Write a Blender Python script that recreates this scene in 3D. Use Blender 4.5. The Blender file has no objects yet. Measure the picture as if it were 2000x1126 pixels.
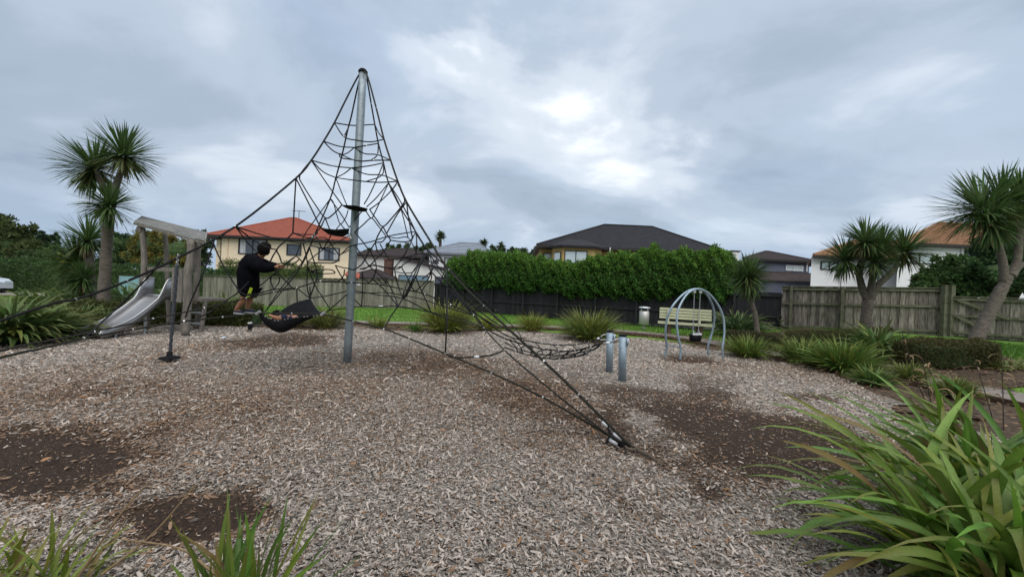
import bpy, bmesh, math, random
import numpy as np
from mathutils import Vector, Matrix

SC = bpy.context.scene
COL = SC.collection
R = math.radians
rng = np.random.default_rng(11)
random.seed(11)

# ------------------------------------------------------------------ camera
EYE = 1.6
ROLL = R(2.5)
F = 722.2                       # focal length in pixels of the 2000 px wide photograph
cr, sr = math.cos(ROLL), math.sin(ROLL)
cam_d = bpy.data.cameras.new('camera')
cam_d.sensor_width = 36.0
cam_d.lens = 13.0
cam_d.clip_start = 0.05
cam_d.clip_end = 3000
cam = bpy.data.objects.new('camera', cam_d)
COL.objects.link(cam)
cam.matrix_world = Matrix(((cr, -sr, 0, 0), (0, 0, -1, 0), (sr, cr, 0, EYE), (0, 0, 0, 1)))
SC.camera = cam

# ------------------------------------------------------------------ sky, sun, exposure
SUN_EL, SUN_AZ = R(58), R(165)
w = bpy.data.worlds.new('World')
SC.world = w
w.use_nodes = True
nt = w.node_tree
nt.nodes.clear()
def wn(t, **k):
    n = nt.nodes.new(t)
    for a, b in k.items():
        setattr(n, a, b)
    return n
def wmath(op, a, b=None, clamp=False):
    n = wn('ShaderNodeMath', operation=op, use_clamp=clamp)
    for i, v in enumerate((a, b)):
        if v is None: continue
        if isinstance(v, (int, float)): n.inputs[i].default_value = v
        else: nt.links.new(v, n.inputs[i])
    return n.outputs[0]
out = wn('ShaderNodeOutputWorld')
bg = wn('ShaderNodeBackground')
bg.inputs[1].default_value = 0.1
nt.links.new(bg.outputs[0], out.inputs[0])
sky = wn('ShaderNodeTexSky', sky_type='NISHITA')
sky.sun_disc = False
sky.sun_elevation = SUN_EL
sky.sun_rotation = SUN_AZ
sky.air_density = 1.3
sky.dust_density = 2.0
tc = wn('ShaderNodeTexCoord')
sep = wn('ShaderNodeSeparateXYZ')
nt.links.new(tc.outputs['Generated'], sep.inputs[0])
zc = wmath('ADD', wmath('MAXIMUM', sep.outputs[2], 0.0), 0.30)
cxy = wn('ShaderNodeCombineXYZ')
nt.links.new(wmath('DIVIDE', sep.outputs[0], zc), cxy.inputs[0])
nt.links.new(wmath('DIVIDE', sep.outputs[1], zc), cxy.inputs[1])
def wnoise(scale, detail, rough, dist, off, stretch=(1, 1, 1)):
    mp = wn('ShaderNodeMapping')
    mp.inputs['Location'].default_value = off
    mp.inputs['Scale'].default_value = stretch
    nt.links.new(cxy.outputs[0], mp.inputs[0])
    n = wn('ShaderNodeTexNoise')
    n.inputs['Scale'].default_value = scale
    n.inputs['Detail'].default_value = detail
    n.inputs['Roughness'].default_value = rough
    n.inputs['Distortion'].default_value = dist
    nt.links.new(mp.outputs[0], n.inputs['Vector'])
    return n.outputs[0]
def wramp(fac, stops):
    r = wn('ShaderNodeValToRGB')
    cr_ = r.color_ramp
    cr_.interpolation = 'EASE'
    while len(cr_.elements) < len(stops): cr_.elements.new(0.5)
    for e, (p, c) in zip(cr_.elements, stops):
        e.position = p
        e.color = (*c, 1)
    nt.links.new(fac, r.inputs[0])
    return r.outputs[0]
def wmix(f, a, b, mode='MIX'):
    m = wn('ShaderNodeMix', data_type='RGBA', blend_type=mode)
    for s, v in ((m.inputs[0], f), (m.inputs[6], a), (m.inputs[7], b)):
        if isinstance(v, (int, float)): s.default_value = v
        elif isinstance(v, tuple): s.default_value = (*v, 1)
        else: nt.links.new(v, s)
    return m.outputs[2]
n_big = wnoise(0.65, 4, 0.5, 0.4, (3.1, 1.7, 0.0))
n_mid = wnoise(1.7, 7, 0.52, 0.35, (7.3, 2.2, 1.0), (0.85, 1.1, 1))
mixn = wmath('ADD', wmath('MULTIPLY', n_big, 0.45), wmath('MULTIPLY', n_mid, 0.55))
# thin places in the layer where the light breaks through
def wbreak(px, py, rad, amt):
    u_, v_ = (px - 1000) / F, (563 - py) / F
    d_ = np.array((u_ * cr - v_ * sr, 1.0, u_ * sr + v_ * cr)); d_ /= np.linalg.norm(d_)
    k_ = d_[2] + 0.30
    vs_ = wn('ShaderNodeVectorMath', operation='DISTANCE')
    nt.links.new(cxy.outputs[0], vs_.inputs[0])
    vs_.inputs[1].default_value = (d_[0] / k_, d_[1] / k_, 0)
    t_ = wmath('SUBTRACT', 1.0, wmath('DIVIDE', vs_.outputs['Value'], rad), True)
    return wmath('MULTIPLY', wmath('MULTIPLY', t_, t_), amt)
n_fine = wnoise(4.2, 5, 0.55, 0.3, (2.0, 5.0, 3.0))
brk = wmath('ADD', wmath('ADD', wbreak(890, 90, 0.32, .30), wbreak(1110, 205, 0.42, .17)), wbreak(1310, 285, 0.7, .15))
brk = wmath('MULTIPLY', brk, wmath('SUBTRACT', wmath('MULTIPLY', n_fine, 2.6), 0.75, True))
mixn = wmath('ADD', mixn, brk)
cloud = wramp(mixn, [(0.37, (1.55, 1.96, 2.50)), (0.45, (1.92, 2.34, 2.88)), (0.52, (2.35, 2.78, 3.36)), (0.60, (3.25, 3.62, 4.1)), (0.74, (5.2, 5.45, 5.75))])
thin = wramp(wnoise(0.8, 5, 0.55, 0.3, (1.0, 9.0, 4.0)), [(0.45, (0, 0, 0)), (0.75, (0.35, 0.35, 0.35))])
mixed = wmix(thin, cloud, sky.outputs[0])
# nearer the horizon the layer is seen edge-on and takes the blue of the air below it
hz = wramp(sep.outputs[2], [(0.0, (0.62, 0.62, 0.62)), (0.22, (0.0, 0.0, 0.0))])
fin = wmix(hz, mixed, (1.80, 2.42, 3.25))
nt.links.new(fin, bg.inputs[0])

sun_d = bpy.data.lights.new('sun', 'SUN')
sun_d.energy = 1.5
sun_d.angle = R(80)
sun_d.color = (1.0, 0.96, 0.90)
sun = bpy.data.objects.new('sun', sun_d)
COL.objects.link(sun)
sdir = Vector((math.sin(SUN_AZ) * math.cos(SUN_EL), math.cos(SUN_AZ) * math.cos(SUN_EL), math.sin(SUN_EL)))
sun.rotation_euler = sdir.to_track_quat('Z', 'Y').to_euler()
sun.location = (0, 0, 30)
vs = SC.view_settings
vs.view_transform = 'Standard'
vs.look = 'None'
vs.exposure = 1.15
vs.gamma = 1.0
vs.use_curve_mapping = False
SC.cycles.use_denoising = True
SC.cycles.max_bounces = 6
SC.cycles.transparent_max_bounces = 6

# ------------------------------------------------------------------ helpers
def ray(px, py):
    u, v = (px - 1000) / F, (563 - py) / F
    return np.array((u * cr - v * sr, 1.0, u * sr + v * cr))
def at(px, py, Y):
    return np.array((0, 0, EYE)) + ray(px, py) * Y
def onground(px, py, z=0.0):
    d = ray(px, py)
    return np.array((0, 0, EYE)) + d * ((z - EYE) / d[2])
def sstep(a, b, x):
    t = np.clip((np.asarray(x, float) - a) / (b - a), 0, 1)
    return t * t * (3 - 2 * t)
def gz(x, y):
    return 0.5 * sstep(9.6, 13.2, x)
def srgb(r, g, b):
    f = lambda c: (c / 255 / 12.92) if c / 255 < 0.04045 else ((c / 255 + 0.055) / 1.055) ** 2.4
    return (f(r), f(g), f(b))

MATS = {}
def mat(name, col, rough=0.8, var=0.25, scale=6.0, bump=0.0, bscale=None, attr=False, metal=0.0, transl=0.0, stretch=None, col2=None, spec=0.35, detail=5, rnd=False):
    """principled surface whose colour drifts with object-space noise; attr multiplies in the per-piece colour"""
    m = bpy.data.materials.new(name)
    m.use_nodes = True
    t = m.node_tree
    b = t.nodes['Principled BSDF']
    L = t.links.new
    tcn = t.nodes.new('ShaderNodeTexCoord')
    mp = t.nodes.new('ShaderNodeMapping')
    if stretch: mp.inputs['Scale'].default_value = stretch
    L(tcn.outputs['Object'], mp.inputs[0])
    if rnd:
        oi = t.nodes.new('ShaderNodeObjectInfo')
        mu = t.nodes.new('ShaderNodeMath'); mu.operation = 'MULTIPLY'; mu.inputs[1].default_value = 71.3
        L(oi.outputs['Random'], mu.inputs[0]); L(mu.outputs[0], mp.inputs['Location'])
    n = t.nodes.new('ShaderNodeTexNoise')
    n.inputs['Scale'].default_value = scale
    n.inputs['Detail'].default_value = detail
    n.inputs['Roughness'].default_value = 0.6
    L(mp.outputs[0], n.inputs['Vector'])
    rp = t.nodes.new('ShaderNodeValToRGB')
    c = np.array(col)
    lo = np.array(col2) if col2 is not None else c * (1 - var)
    hi = c if col2 is not None else np.clip(c * (1 + var), 0, 1)
    rp.color_ramp.elements[0].position = 0.33
    rp.color_ramp.elements[1].position = 0.67
    rp.color_ramp.elements[0].color = (*lo, 1)
    rp.color_ramp.elements[1].color = (*hi, 1)
    L(n.outputs[0], rp.inputs[0])
    cs = rp.outputs[0]
    if attr:
        a = t.nodes.new('ShaderNodeAttribute')
        a.attribute_name = 'Col'
        mx = t.nodes.new('ShaderNodeMix')
        mx.data_type = 'RGBA'
        mx.blend_type = 'MULTIPLY'
        mx.inputs[0].default_value = 1
        L(rp.outputs[0], mx.inputs[6])
        L(a.outputs[0], mx.inputs[7])
        cs = mx.outputs[2]
    L(cs, b.inputs['Base Color'])
    b.inputs['Roughness'].default_value = rough
    b.inputs['Metallic'].default_value = metal
    b.inputs['Specular IOR Level'].default_value = spec
    if bump:
        n2 = t.nodes.new('ShaderNodeTexNoise')
        n2.inputs['Scale'].default_value = bscale or scale * 6
        n2.inputs['Detail'].default_value = 6
        L(mp.outputs[0], n2.inputs['Vector'])
        bp = t.nodes.new('ShaderNodeBump')
        bp.inputs['Strength'].default_value = bump
        bp.inputs['Distance'].default_value = 0.02
        L(n2.outputs[0], bp.inputs['Height'])
        L(bp.outputs[0], b.inputs['Normal'])
    if transl:
        o = t.nodes['Material Output']
        tr = t.nodes.new('ShaderNodeBsdfTranslucent')
        L(cs, tr.inputs[0])
        ms = t.nodes.new('ShaderNodeMixShader')
        ms.inputs[0].default_value = transl
        L(b.outputs[0], ms.inputs[1])
        L(tr.outputs[0], ms.inputs[2])
        L(ms.outputs[0], o.inputs[0])
    MATS[name] = m
    return m

ORG = {}
def _link(o, parent, origin):
    COL.objects.link(o)
    if parent is not None:
        o.parent = parent
    ORG[o.name] = np.array(origin, float)
    return o
def tag(o, label=None, cat=None, group=None, kind=None):
    if label: o['label'] = label
    if cat: o['category'] = cat
    if group: o['group'] = group
    if kind: o['kind'] = kind
    return o
def thing(name, loc, label, cat, group=None):
    o = bpy.data.objects.new(name, None)
    o.empty_display_size = 0.1
    o.location = tuple(map(float, loc))
    _link(o, None, loc)
    return tag(o, label, cat, group)

def mesh_np(name, V, Fc, colr=None, smooth=False):
    """V (n,3), Fc (m,k) arrays -> mesh"""
    V = np.asarray(V, np.float32)
    Fc = np.asarray(Fc, np.int32)
    me = bpy.data.meshes.new(name)
    k = Fc.shape[1]
    me.vertices.add(len(V))
    me.vertices.foreach_set('co', V.ravel())
    me.loops.add(Fc.size)
    me.loops.foreach_set('vertex_index', Fc.ravel())
    me.polygons.add(len(Fc))
    me.polygons.foreach_set('loop_start', np.arange(0, Fc.size, k, dtype=np.int32))
    if smooth:
        me.polygons.foreach_set('use_smooth', np.ones(len(Fc), bool))
    me.update(calc_edges=True)
    me.validate()
    if colr is not None:
        a = me.color_attributes.new('Col', 'FLOAT_COLOR', 'POINT')
        c4 = np.ones((len(V), 4), np.float32)
        c4[:, :3] = colr
        a.data.foreach_set('color', c4.ravel())
    return me
def obj_np(name, V, Fc, m, parent=None, colr=None, smooth=False, origin=None):
    V = np.asarray(V, float)
    if origin is None:
        origin = ORG[parent.name] if parent is not None else np.zeros(3)
    origin = np.asarray(origin, float)
    me = mesh_np(name, V - origin, Fc, colr, smooth)
    me.materials.append(MATS[m] if isinstance(m, str) else m)
    o = bpy.data.objects.new(name, me)
    if parent is None:
        o.location = origin
    else:
        o.location = origin - ORG[parent.name]
    return _link(o, parent, origin)

class MB:
    """collects boxes, tubes and faces in world space, builds one mesh object"""
    def __init__(s):
        s.v, s.f, s.c = [], [], []
    def add(s, verts, faces, col=None):
        n = len(s.v)
        s.v += [tuple(map(float, p)) for p in verts]
        s.f += [tuple(i + n for i in f) for f in faces]
        s.c += [col or (1, 1, 1)] * len(verts)
        return s
    def box(s, c, size, rot=None, bevel=0.0, col=None):
        x, y, z = [q / 2 for q in size]
        P = [(-x, -y, -z), (x, -y, -z), (x, y, -z), (-x, y, -z), (-x, -y, z), (x, -y, z), (x, y, z), (-x, y, z)]
        M = np.eye(3) if rot is None else np.array(rot)
        return s.add([np.array(c) + M @ np.array(p) for p in P],
                     [(0, 3, 2, 1), (4, 5, 6, 7), (0, 1, 5, 4), (1, 2, 6, 5), (2, 3, 7, 6), (3, 0, 4, 7)], col)
    def beam(s, a, b, wd, ht, up=(0, 0, 1), col=None):
        a, b = np.array(a, float), np.array(b, float)
        d = b - a
        L = np.linalg.norm(d)
        d /= L
        u = np.array(up, float)
        if abs(d @ u) > 0.97: u = np.array((0, 1, 0.0))
        sd = np.cross(d, u); sd /= np.linalg.norm(sd)
        u = np.cross(sd, d)
        return s.box((a + b) / 2, (L, wd, ht), np.stack([d, sd, u], 1), col=col)
    def tube(s, pts, r, n=8, cap=True, col=None):
        P = np.array(pts, float)
        if np.isscalar(r): r = [r] * len(P)
        T = np.gradient(P, axis=0)
        T /= np.linalg.norm(T, axis=1)[:, None] + 1e-9
        ref = np.array((0, 0, 1.0)) if abs(T[0][2]) < 0.9 else np.array((1.0, 0, 0))
        side = np.cross(T[0], ref); side /= np.linalg.norm(side)
        vs_ = []
        for i in range(len(P)):
            side = side - T[i] * (side @ T[i]); side /= np.linalg.norm(side) + 1e-9
            up = np.cross(T[i], side)
            for k in range(n):
                a = 2 * math.pi * k / n
                vs_.append(P[i] + r[i] * (math.cos(a) * side + math.sin(a) * up))
        fs = [(i * n + k, i * n + (k + 1) % n, (i + 1) * n + (k + 1) % n, (i + 1) * n + k) for i in range(len(P) - 1) for k in range(n)]
        if cap:
            fs += [tuple(range(n))[::-1], tuple((len(P) - 1) * n + k for k in range(n))]
        return s.add(vs_, fs, col)
    def lathe(s, base, prof, n=20, col=None):
        b = np.array(base, float)
        vs_ = [b + np.array((r_ * math.cos(2 * math.pi * k / n), r_ * math.sin(2 * math.pi * k / n), z_)) for r_, z_ in prof for k in range(n)]
        fs = [(i * n + k, i * n + (k + 1) % n, (i + 1) * n + (k + 1) % n, (i + 1) * n + k) for i in range(len(prof) - 1) for k in range(n)]
        fs += [tuple(range(n))[::-1], tuple((len(prof) - 1) * n + k for k in range(n))]
        return s.add(vs_, fs, col)
    def slab(s, poly, th, col=None):
        """polygon (3D, planar) extruded by vector/thickness downwards"""
        P = [np.array(p, float) for p in poly]
        d = np.array((0, 0, -th)) if np.isscalar(th) else np.array(th, float)
        n = len(P)
        return s.add(P + [p + d for p in P], [tuple(range(n)), tuple(range(2 * n - 1, n - 1, -1))] + [(i, i + n, (i + 1) % n + n, (i + 1) % n) for i in range(n)], col)
    def build(s, name, m, parent=None, smooth=False, origin=None, attr=False):
        if origin is None:
            origin = ORG[parent.name] if parent is not None else np.mean(np.array(s.v), 0) * np.array((1, 1, 0)) + np.array((0, 0, min(p[2] for p in s.v)))
        origin = np.array(origin, float)
        me = bpy.data.meshes.new(name)
        me.from_pydata([tuple(np.array(p) - origin) for p in s.v], [], s.f)
        me.update()
        bm = bmesh.new(); bm.from_mesh(me)
        bmesh.ops.recalc_face_normals(bm, faces=bm.faces)
        bm.to_mesh(me); bm.free()
        if smooth:
            me.polygons.foreach_set('use_smooth', [len(p.vertices) < 5 for p in me.polygons])
        if attr:
            a = me.color_attributes.new('Col', 'FLOAT_COLOR', 'POINT')
            a.data.foreach_set('color', np.array([(*c, 1) for c in s.c], np.float32).ravel())
        me.materials.append(MATS[m])
        o = bpy.data.objects.new(name, me)
        o.location = origin if parent is None else origin - ORG[parent.name]
        return _link(o, parent, origin)

def spline(pts, n=6):
    """Catmull-Rom through the points"""
    P = [np.array(p, float) for p in pts]
    if len(P) < 3:
        return [P[0] + (P[-1] - P[0]) * i / n for i in range(n + 1)]
    Q = [2 * P[0] - P[1]] + P + [2 * P[-1] - P[-2]]
    o = []
    for i in range(1, len(Q) - 2):
        for k in range(n):
            t = k / n
            o.append(0.5 * (2 * Q[i] + (Q[i + 1] - Q[i - 1]) * t + (2 * Q[i - 1] - 5 * Q[i] + 4 * Q[i + 1] - Q[i + 2]) * t * t + (3 * Q[i] - Q[i - 1] - 3 * Q[i + 1] + Q[i + 2]) * t ** 3))
    o.append(P[-1])
    return o

def blades(base, az, el, length, width, droop, colr, segs=6, fold=0.25, tipcol=None, twist=None):
    """N curved strap leaves, three vertices across; returns V, F, C"""
    N = len(az)
    base = np.asarray(base, float)
    h = np.stack([np.cos(az), np.sin(az), np.zeros(N)], 1)
    side = np.stack([-np.sin(az), np.cos(az), np.zeros(N)], 1)
    P = base.copy()
    V, C = [], []
    for i in range(segs + 1):
        s = i / segs
        e = el - droop * s ** 1.4
        d = h * np.cos(e)[:, None] + np.array((0, 0, 1)) * np.sin(e)[:, None]
        nrm = -h * np.sin(e)[:, None] + np.array((0, 0, 1)) * np.cos(e)[:, None]
        sd = side
        if twist is not None:
            a = (twist * s)[:, None]
            sd = side * np.cos(a) + nrm * np.sin(a)
            nrm = nrm * np.cos(a) - side * np.sin(a)
        wp = (0.62 + 0.75 * s) if s < 0.5 else max(0.02, 1.0 * (1 - ((s - 0.5) / 0.5) ** 1.9))
        wv = (width * wp * 0.5)[:, None]
        V += [P - sd * wv + nrm * wv * fold, P.copy(), P + sd * wv + nrm * wv * fold]
        cc = colr if tipcol is None else colr * (1 - s ** 3) + tipcol * s ** 3
        j1, j2 = 1 + rng.normal(0, .09, (N, 1)), 1 + rng.normal(0, .09, (N, 1))
        C += [cc * j1, cc * 1.14, cc * j2]
        P = P + d * (length / segs)[:, None]
    V = np.stack(V, 1).reshape(-1, 3)
    C = np.stack(C, 1).reshape(-1, 3)
    K = 3 * (segs + 1)
    f = []
    for i in range(segs):
        a = 3 * i
        f += [(a, a + 1, a + 4, a + 3), (a + 1, a + 2, a + 5, a + 4)]
    f = np.array(f)
    Fc = (f[None] + (np.arange(N) * K)[:, None, None]).reshape(-1, 4)
    return V, Fc, C

def leafquads(P, D, Nn, L, W, C):
    D = D / (np.linalg.norm(D, axis=1)[:, None] + 1e-9)
    S = np.cross(D, Nn); S /= np.linalg.norm(S, axis=1)[:, None] + 1e-9
    L, W = L[:, None], W[:, None]
    V = np.stack([P, P + D * L * 0.45 - S * W * 0.5, P + D * L, P + D * L * 0.45 + S * W * 0.5], 1).reshape(-1, 3)
    Fc = np.arange(len(P) * 4).reshape(-1, 4)
    return V, Fc, np.repeat(C, 4, axis=0)
def unit(n):
    v = rng.normal(size=(n, 3))
    return v / np.linalg.norm(v, axis=1)[:, None]
def jitter_col(base, n, v=0.25, hue=0.12):
    b = np.array(base)
    return np.clip(b[None] * (1 + rng.uniform(-v, v, (n, 1))) * (1 + rng.uniform(-hue, hue, (n, 3))), 0, 1)

# ------------------------------------------------------------------ materials
mat('soil', (0.066, 0.044, 0.027), 0.95, 0.4, 3.0, 0.8, 40)
mat('chip', (0.95, 0.95, 0.95), 0.85, 0.12, 20, attr=True, spec=0.2)
mat('grass', (0.10, 0.20, 0.02), 0.9, 0.35, 0.9, 0.7, 60)
mat('grass_blade', (0.9, 0.9, 0.9), 0.6, 0.15, 3, attr=True, transl=0.25)
mat('concrete', (0.19, 0.165, 0.145), 0.9, 0.2, 1.5, 0.3, 60)
mat('neutral_ground', (0.24, 0.215, 0.19), 0.9, 0.25, 0.7, 0.3, 30)  # brownish grey for the added sheet behind the fences
mat('edging', (0.075, 0.045, 0.03), 0.9, 0.3, 4, 0.4, 30)
mat('leaf', (0.95, 0.95, 0.95), 0.5, 0.12, 5, attr=True, transl=0.25, spec=0.22)
mat('leaf_gloss', (0.95, 0.95, 0.95), 0.42, 0.14, 9, attr=True, transl=0.25, spec=0.4, bump=0.25, bscale=70)
mat('leaf_far', (0.98, 0.98, 0.98), 0.65, 0.15, 1.2, attr=True, transl=0.3, spec=0.15)
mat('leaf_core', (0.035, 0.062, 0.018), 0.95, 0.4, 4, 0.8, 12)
mat('bark', (0.125, 0.105, 0.085), 0.95, 0.4, 9, 1.0, 22, stretch=(1, 1, 3.5))
mat('bark_dark', (0.07, 0.055, 0.045), 0.95, 0.4, 6, 0.8, 20)
mat('galvanised', (0.27, 0.31, 0.335), 0.5, 0.16, 14, 0.05, 60, metal=0.55)
mat('galvanised_blue', (0.27, 0.34, 0.40), 0.5, 0.18, 12, 0.05, 50, metal=0.45)
mat('steel', (0.36, 0.36, 0.37), 0.42, 0.10, 3, 0.03, 40, metal=0.9)
mat('steel_rim', (0.52, 0.52, 0.51), 0.45, 0.06, 3, metal=0.7)
mat('silver', (0.5, 0.5, 0.51), 0.45, 0.05, 10, metal=0.85)
mat('sleeve', (0.72, 0.72, 0.74), 0.4, 0.08, 30, metal=0.2)
mat('rope', (0.016, 0.016, 0.018), 0.75, 0.35, 60, 0.8, 300, spec=0.3)
mat('rope_worn', (0.032, 0.030, 0.022), 0.8, 0.35, 30, 0.8, 300, spec=0.3)
mat('rubber', (0.008, 0.008, 0.010), 0.8, 0.3, 20, 0.2, 120, spec=0.15)
mat('swing_rope', (0.075, 0.080, 0.095), 0.8, 0.4, 60, 0.8, 160)
mat('rust_rod', (0.11, 0.085, 0.065), 0.8, 0.3, 20, 0.5, 90)
mat('grey_timber', (0.165, 0.145, 0.125), 0.9, 0.35, 5, 0.6, 25, stretch=(5, 5, 0.7))
mat('roof_board', (0.20, 0.20, 0.19), 0.85, 0.3, 4, 0.4, 25, stretch=(0.8, 5, 5))
mat('paling', (0.27, 0.24, 0.215), 0.95, 0.5, 3.2, 0.8, 26, stretch=(6, 6, 0.8), col2=(0.07, 0.06, 0.048), attr=True, rnd=True)
mat('paling_old', (0.24, 0.23, 0.20), 0.95, 0.4, 2.2, 0.5, 20, stretch=(5, 5, 0.7), col2=(0.12, 0.11, 0.09), attr=True, rnd=True)
mat('mossy_rail', (0.15, 0.145, 0.10), 0.95, 0.4, 5, 0.8, 30, col2=(0.06, 0.065, 0.035))
mat('black_paint', (0.013, 0.013, 0.016), 0.75, 0.4, 2.5, 0.5, 25, stretch=(5, 5, 0.8), attr=True, rnd=True)
mat('black_rail', (0.016, 0.016, 0.019), 0.75, 0.4, 3, 0.3, 25)
mat('bench_slat', (0.58, 0.57, 0.42), 0.85, 0.25, 6, 0.4, 40, col2=(0.40, 0.42, 0.24), stretch=(0.7, 5, 5))
mat('bench_leg', (0.12, 0.08, 0.055), 0.9, 0.3, 6, 0.4, 30)
mat('bin_steel', (0.46, 0.45, 0.43), 0.45, 0.2, 8, 0.05, 40, metal=0.5)
mat('bin_lid', (0.62, 0.66, 0.70), 0.4, 0.1, 8, metal=0.5)
mat('skin', (0.36, 0.17, 0.10), 0.6, 0.12, 12, spec=0.4)
mat('black_cloth', (0.006, 0.006, 0.009), 0.95, 0.4, 12, 0.5, 40, spec=0.05)
mat('navy_cloth', (0.014, 0.017, 0.045), 0.85, 0.4, 30, 0.4, 60)
mat('hair', (0.007, 0.006, 0.006), 0.8, 0.4, 40, 0.8, 120, spec=0.08)
mat('lime_cloth', (0.40, 0.52, 0.03), 0.8, 0.1, 10)
mat('shoe', (0.03, 0.036, 0.06), 0.7, 0.5, 40)
mat('white_rubber', (0.55, 0.57, 0.6), 0.6, 0.1, 10)
mat('cream_render', (0.72, 0.60, 0.43), 0.9, 0.07, 1.2, 0.15, 60)
mat('white_render', (0.66, 0.67, 0.67), 0.9, 0.06, 0.8, 0.15, 60)
mat('white_board', (0.60, 0.60, 0.57), 0.85, 0.06, 1.5, 0.1, 30)
mat('yellow_board', (0.44, 0.32, 0.13), 0.85, 0.10, 2, 0.2, 40)
mat('slate_wall', (0.12, 0.135, 0.18), 0.85, 0.12, 1.5, 0.15, 40)
mat('brick_and_shade', (0.10, 0.055, 0.045), 0.9, 0.3, 5, 0.3, 30)  # chimney brick, also the painted shadow in the cream house recess
mat('red_tile', (0.28, 0.078, 0.048), 0.8, 0.25, 5, 0.4, 22)
mat('orange_tile', (0.40, 0.21, 0.11), 0.85, 0.35, 5, 0.6, 18, col2=(0.17, 0.095, 0.058), stretch=(1, 1, 2.5))
mat('dark_shingle', (0.019, 0.018, 0.022), 0.9, 0.25, 2, 0.3, 26)
mat('brown_tile', (0.042, 0.031, 0.031), 0.9, 0.25, 3, 0.3, 26)
mat('grey_metal_roof', (0.18, 0.20, 0.235), 0.6, 0.12, 1.5)
mat('dark_frame', (0.022, 0.019, 0.018), 0.6, 0.2, 5)
mat('white_paint', (0.72, 0.72, 0.72), 0.6, 0.05, 5)
mat('glass', (0.055, 0.065, 0.08), 0.06, 0.4, 0.7, spec=0.8)
mat('glass_bright', (0.45, 0.53, 0.55), 0.12, 0.15, 0.5, spec=0.8)
mat('shutter_blue', (0.17, 0.26, 0.33), 0.5, 0.15, 2)
mat('curtain', (0.42, 0.43, 0.44), 0.9, 0.35, 3, stretch=(8, 1, 0.3))
mat('car_paint', (0.56, 0.60, 0.66), 0.25, 0.03, 3, metal=0.3, spec=0.6)
mat('tyre', (0.012, 0.012, 0.012), 0.85, 0.2, 20)
mat('panel_teal', (0.17, 0.30, 0.33), 0.3, 0.1, 2, spec=0.6)
mat('plastic_clear', (0.60, 0.68, 0.76), 0.2, 0.15, 30, spec=0.7)
mat('dry_stalk', (0.30, 0.20, 0.11), 0.9, 0.3, 20)
mat('dark_stalk', (0.05, 0.038, 0.03), 0.9, 0.3, 20)
mat('dry_leaf', (0.36, 0.19, 0.09), 0.8, 0.3, 20)
mat('antenna', (0.12, 0.12, 0.13), 0.5, 0.1, 4, metal=0.6)
# ------------------------------------------------------------------ ground, mulch, path, lawn
def grid_sheet(name, xs, ys, zf, m, **k):
    X, Y = np.meshgrid(xs, ys)
    V = np.stack([X.ravel(), Y.ravel(), zf(X.ravel(), Y.ravel())], 1)
    nx = len(xs)
    i = np.arange((len(ys) - 1) * (nx - 1))
    a = (i // (nx - 1)) * nx + i % (nx - 1)
    return V, np.stack([a, a + 1, a + nx + 1, a + nx], 1)
xs = np.unique(np.concatenate([np.linspace(-900, -30, 12), np.linspace(-30, 30, 121), np.linspace(30, 900, 12)]))
ys = np.unique(np.concatenate([np.linspace(-60, 0, 6), np.linspace(0, 32, 41), np.linspace(32, 1500, 14)]))
V, Fc = grid_sheet('ground', xs, ys, lambda x, y: gz(x, y) - 0.065, None)
tag(obj_np('lawn', V, Fc, 'grass', smooth=True), kind='structure')

# value noise for uneven edges and patches
_tab = rng.uniform(0, 1, (64, 64))
def vnoise(x, y, s):
    x, y = np.asarray(x) * s + 100, np.asarray(y) * s + 100
    i, j = np.floor(x).astype(int), np.floor(y).astype(int)
    fx, fy = x - i, y - j
    fx, fy = fx * fx * (3 - 2 * fx), fy * fy * (3 - 2 * fy)
    g = lambda a, b: _tab[a % 64, b % 64]
    return (g(i, j) * (1 - fx) + g(i + 1, j) * fx) * (1 - fy) + (g(i, j + 1) * (1 - fx) + g(i + 1, j + 1) * fx) * fy
def fbm(x, y, s):
    return (vnoise(x, y, s) + 0.5 * vnoise(x, y, s * 2.1) + 0.25 * vnoise(x, y, s * 4.3)) / 1.75

def inside(poly, x, y):
    x, y = np.asarray(x), np.asarray(y)
    r = np.zeros(x.shape, bool)
    n = len(poly)
    for i in range(n):
        (x1, y1), (x2, y2) = poly[i], poly[(i + 1) % n]
        c = ((y1 > y) != (y2 > y)) & (x < (x2 - x1) * (y - y1) / (y2 - y1 + 1e-12) + x1)
        r ^= c
    return r
edge_px = [(0, 676), (60, 668), (120, 664), (170, 655), (240, 640), (330, 634), (420, 638), (520, 640), (600, 640), (680, 636), (760, 645), (860, 650), (960, 648), (1040, 646), (1120, 657), (1250, 661), (1330, 672), (1420, 690), (1500, 702), (1580, 716), (1660, 745), (1720, 778), (1760, 820)]
mulch_poly = [tuple(onground(*p)[:2]) for p in edge_px]
mulch_poly = [(-16, 7.4)] + mulch_poly + [(6.6, 4.0), (5.2, 2.0), (4.5, 0.6), (-16, 0.6)]
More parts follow.
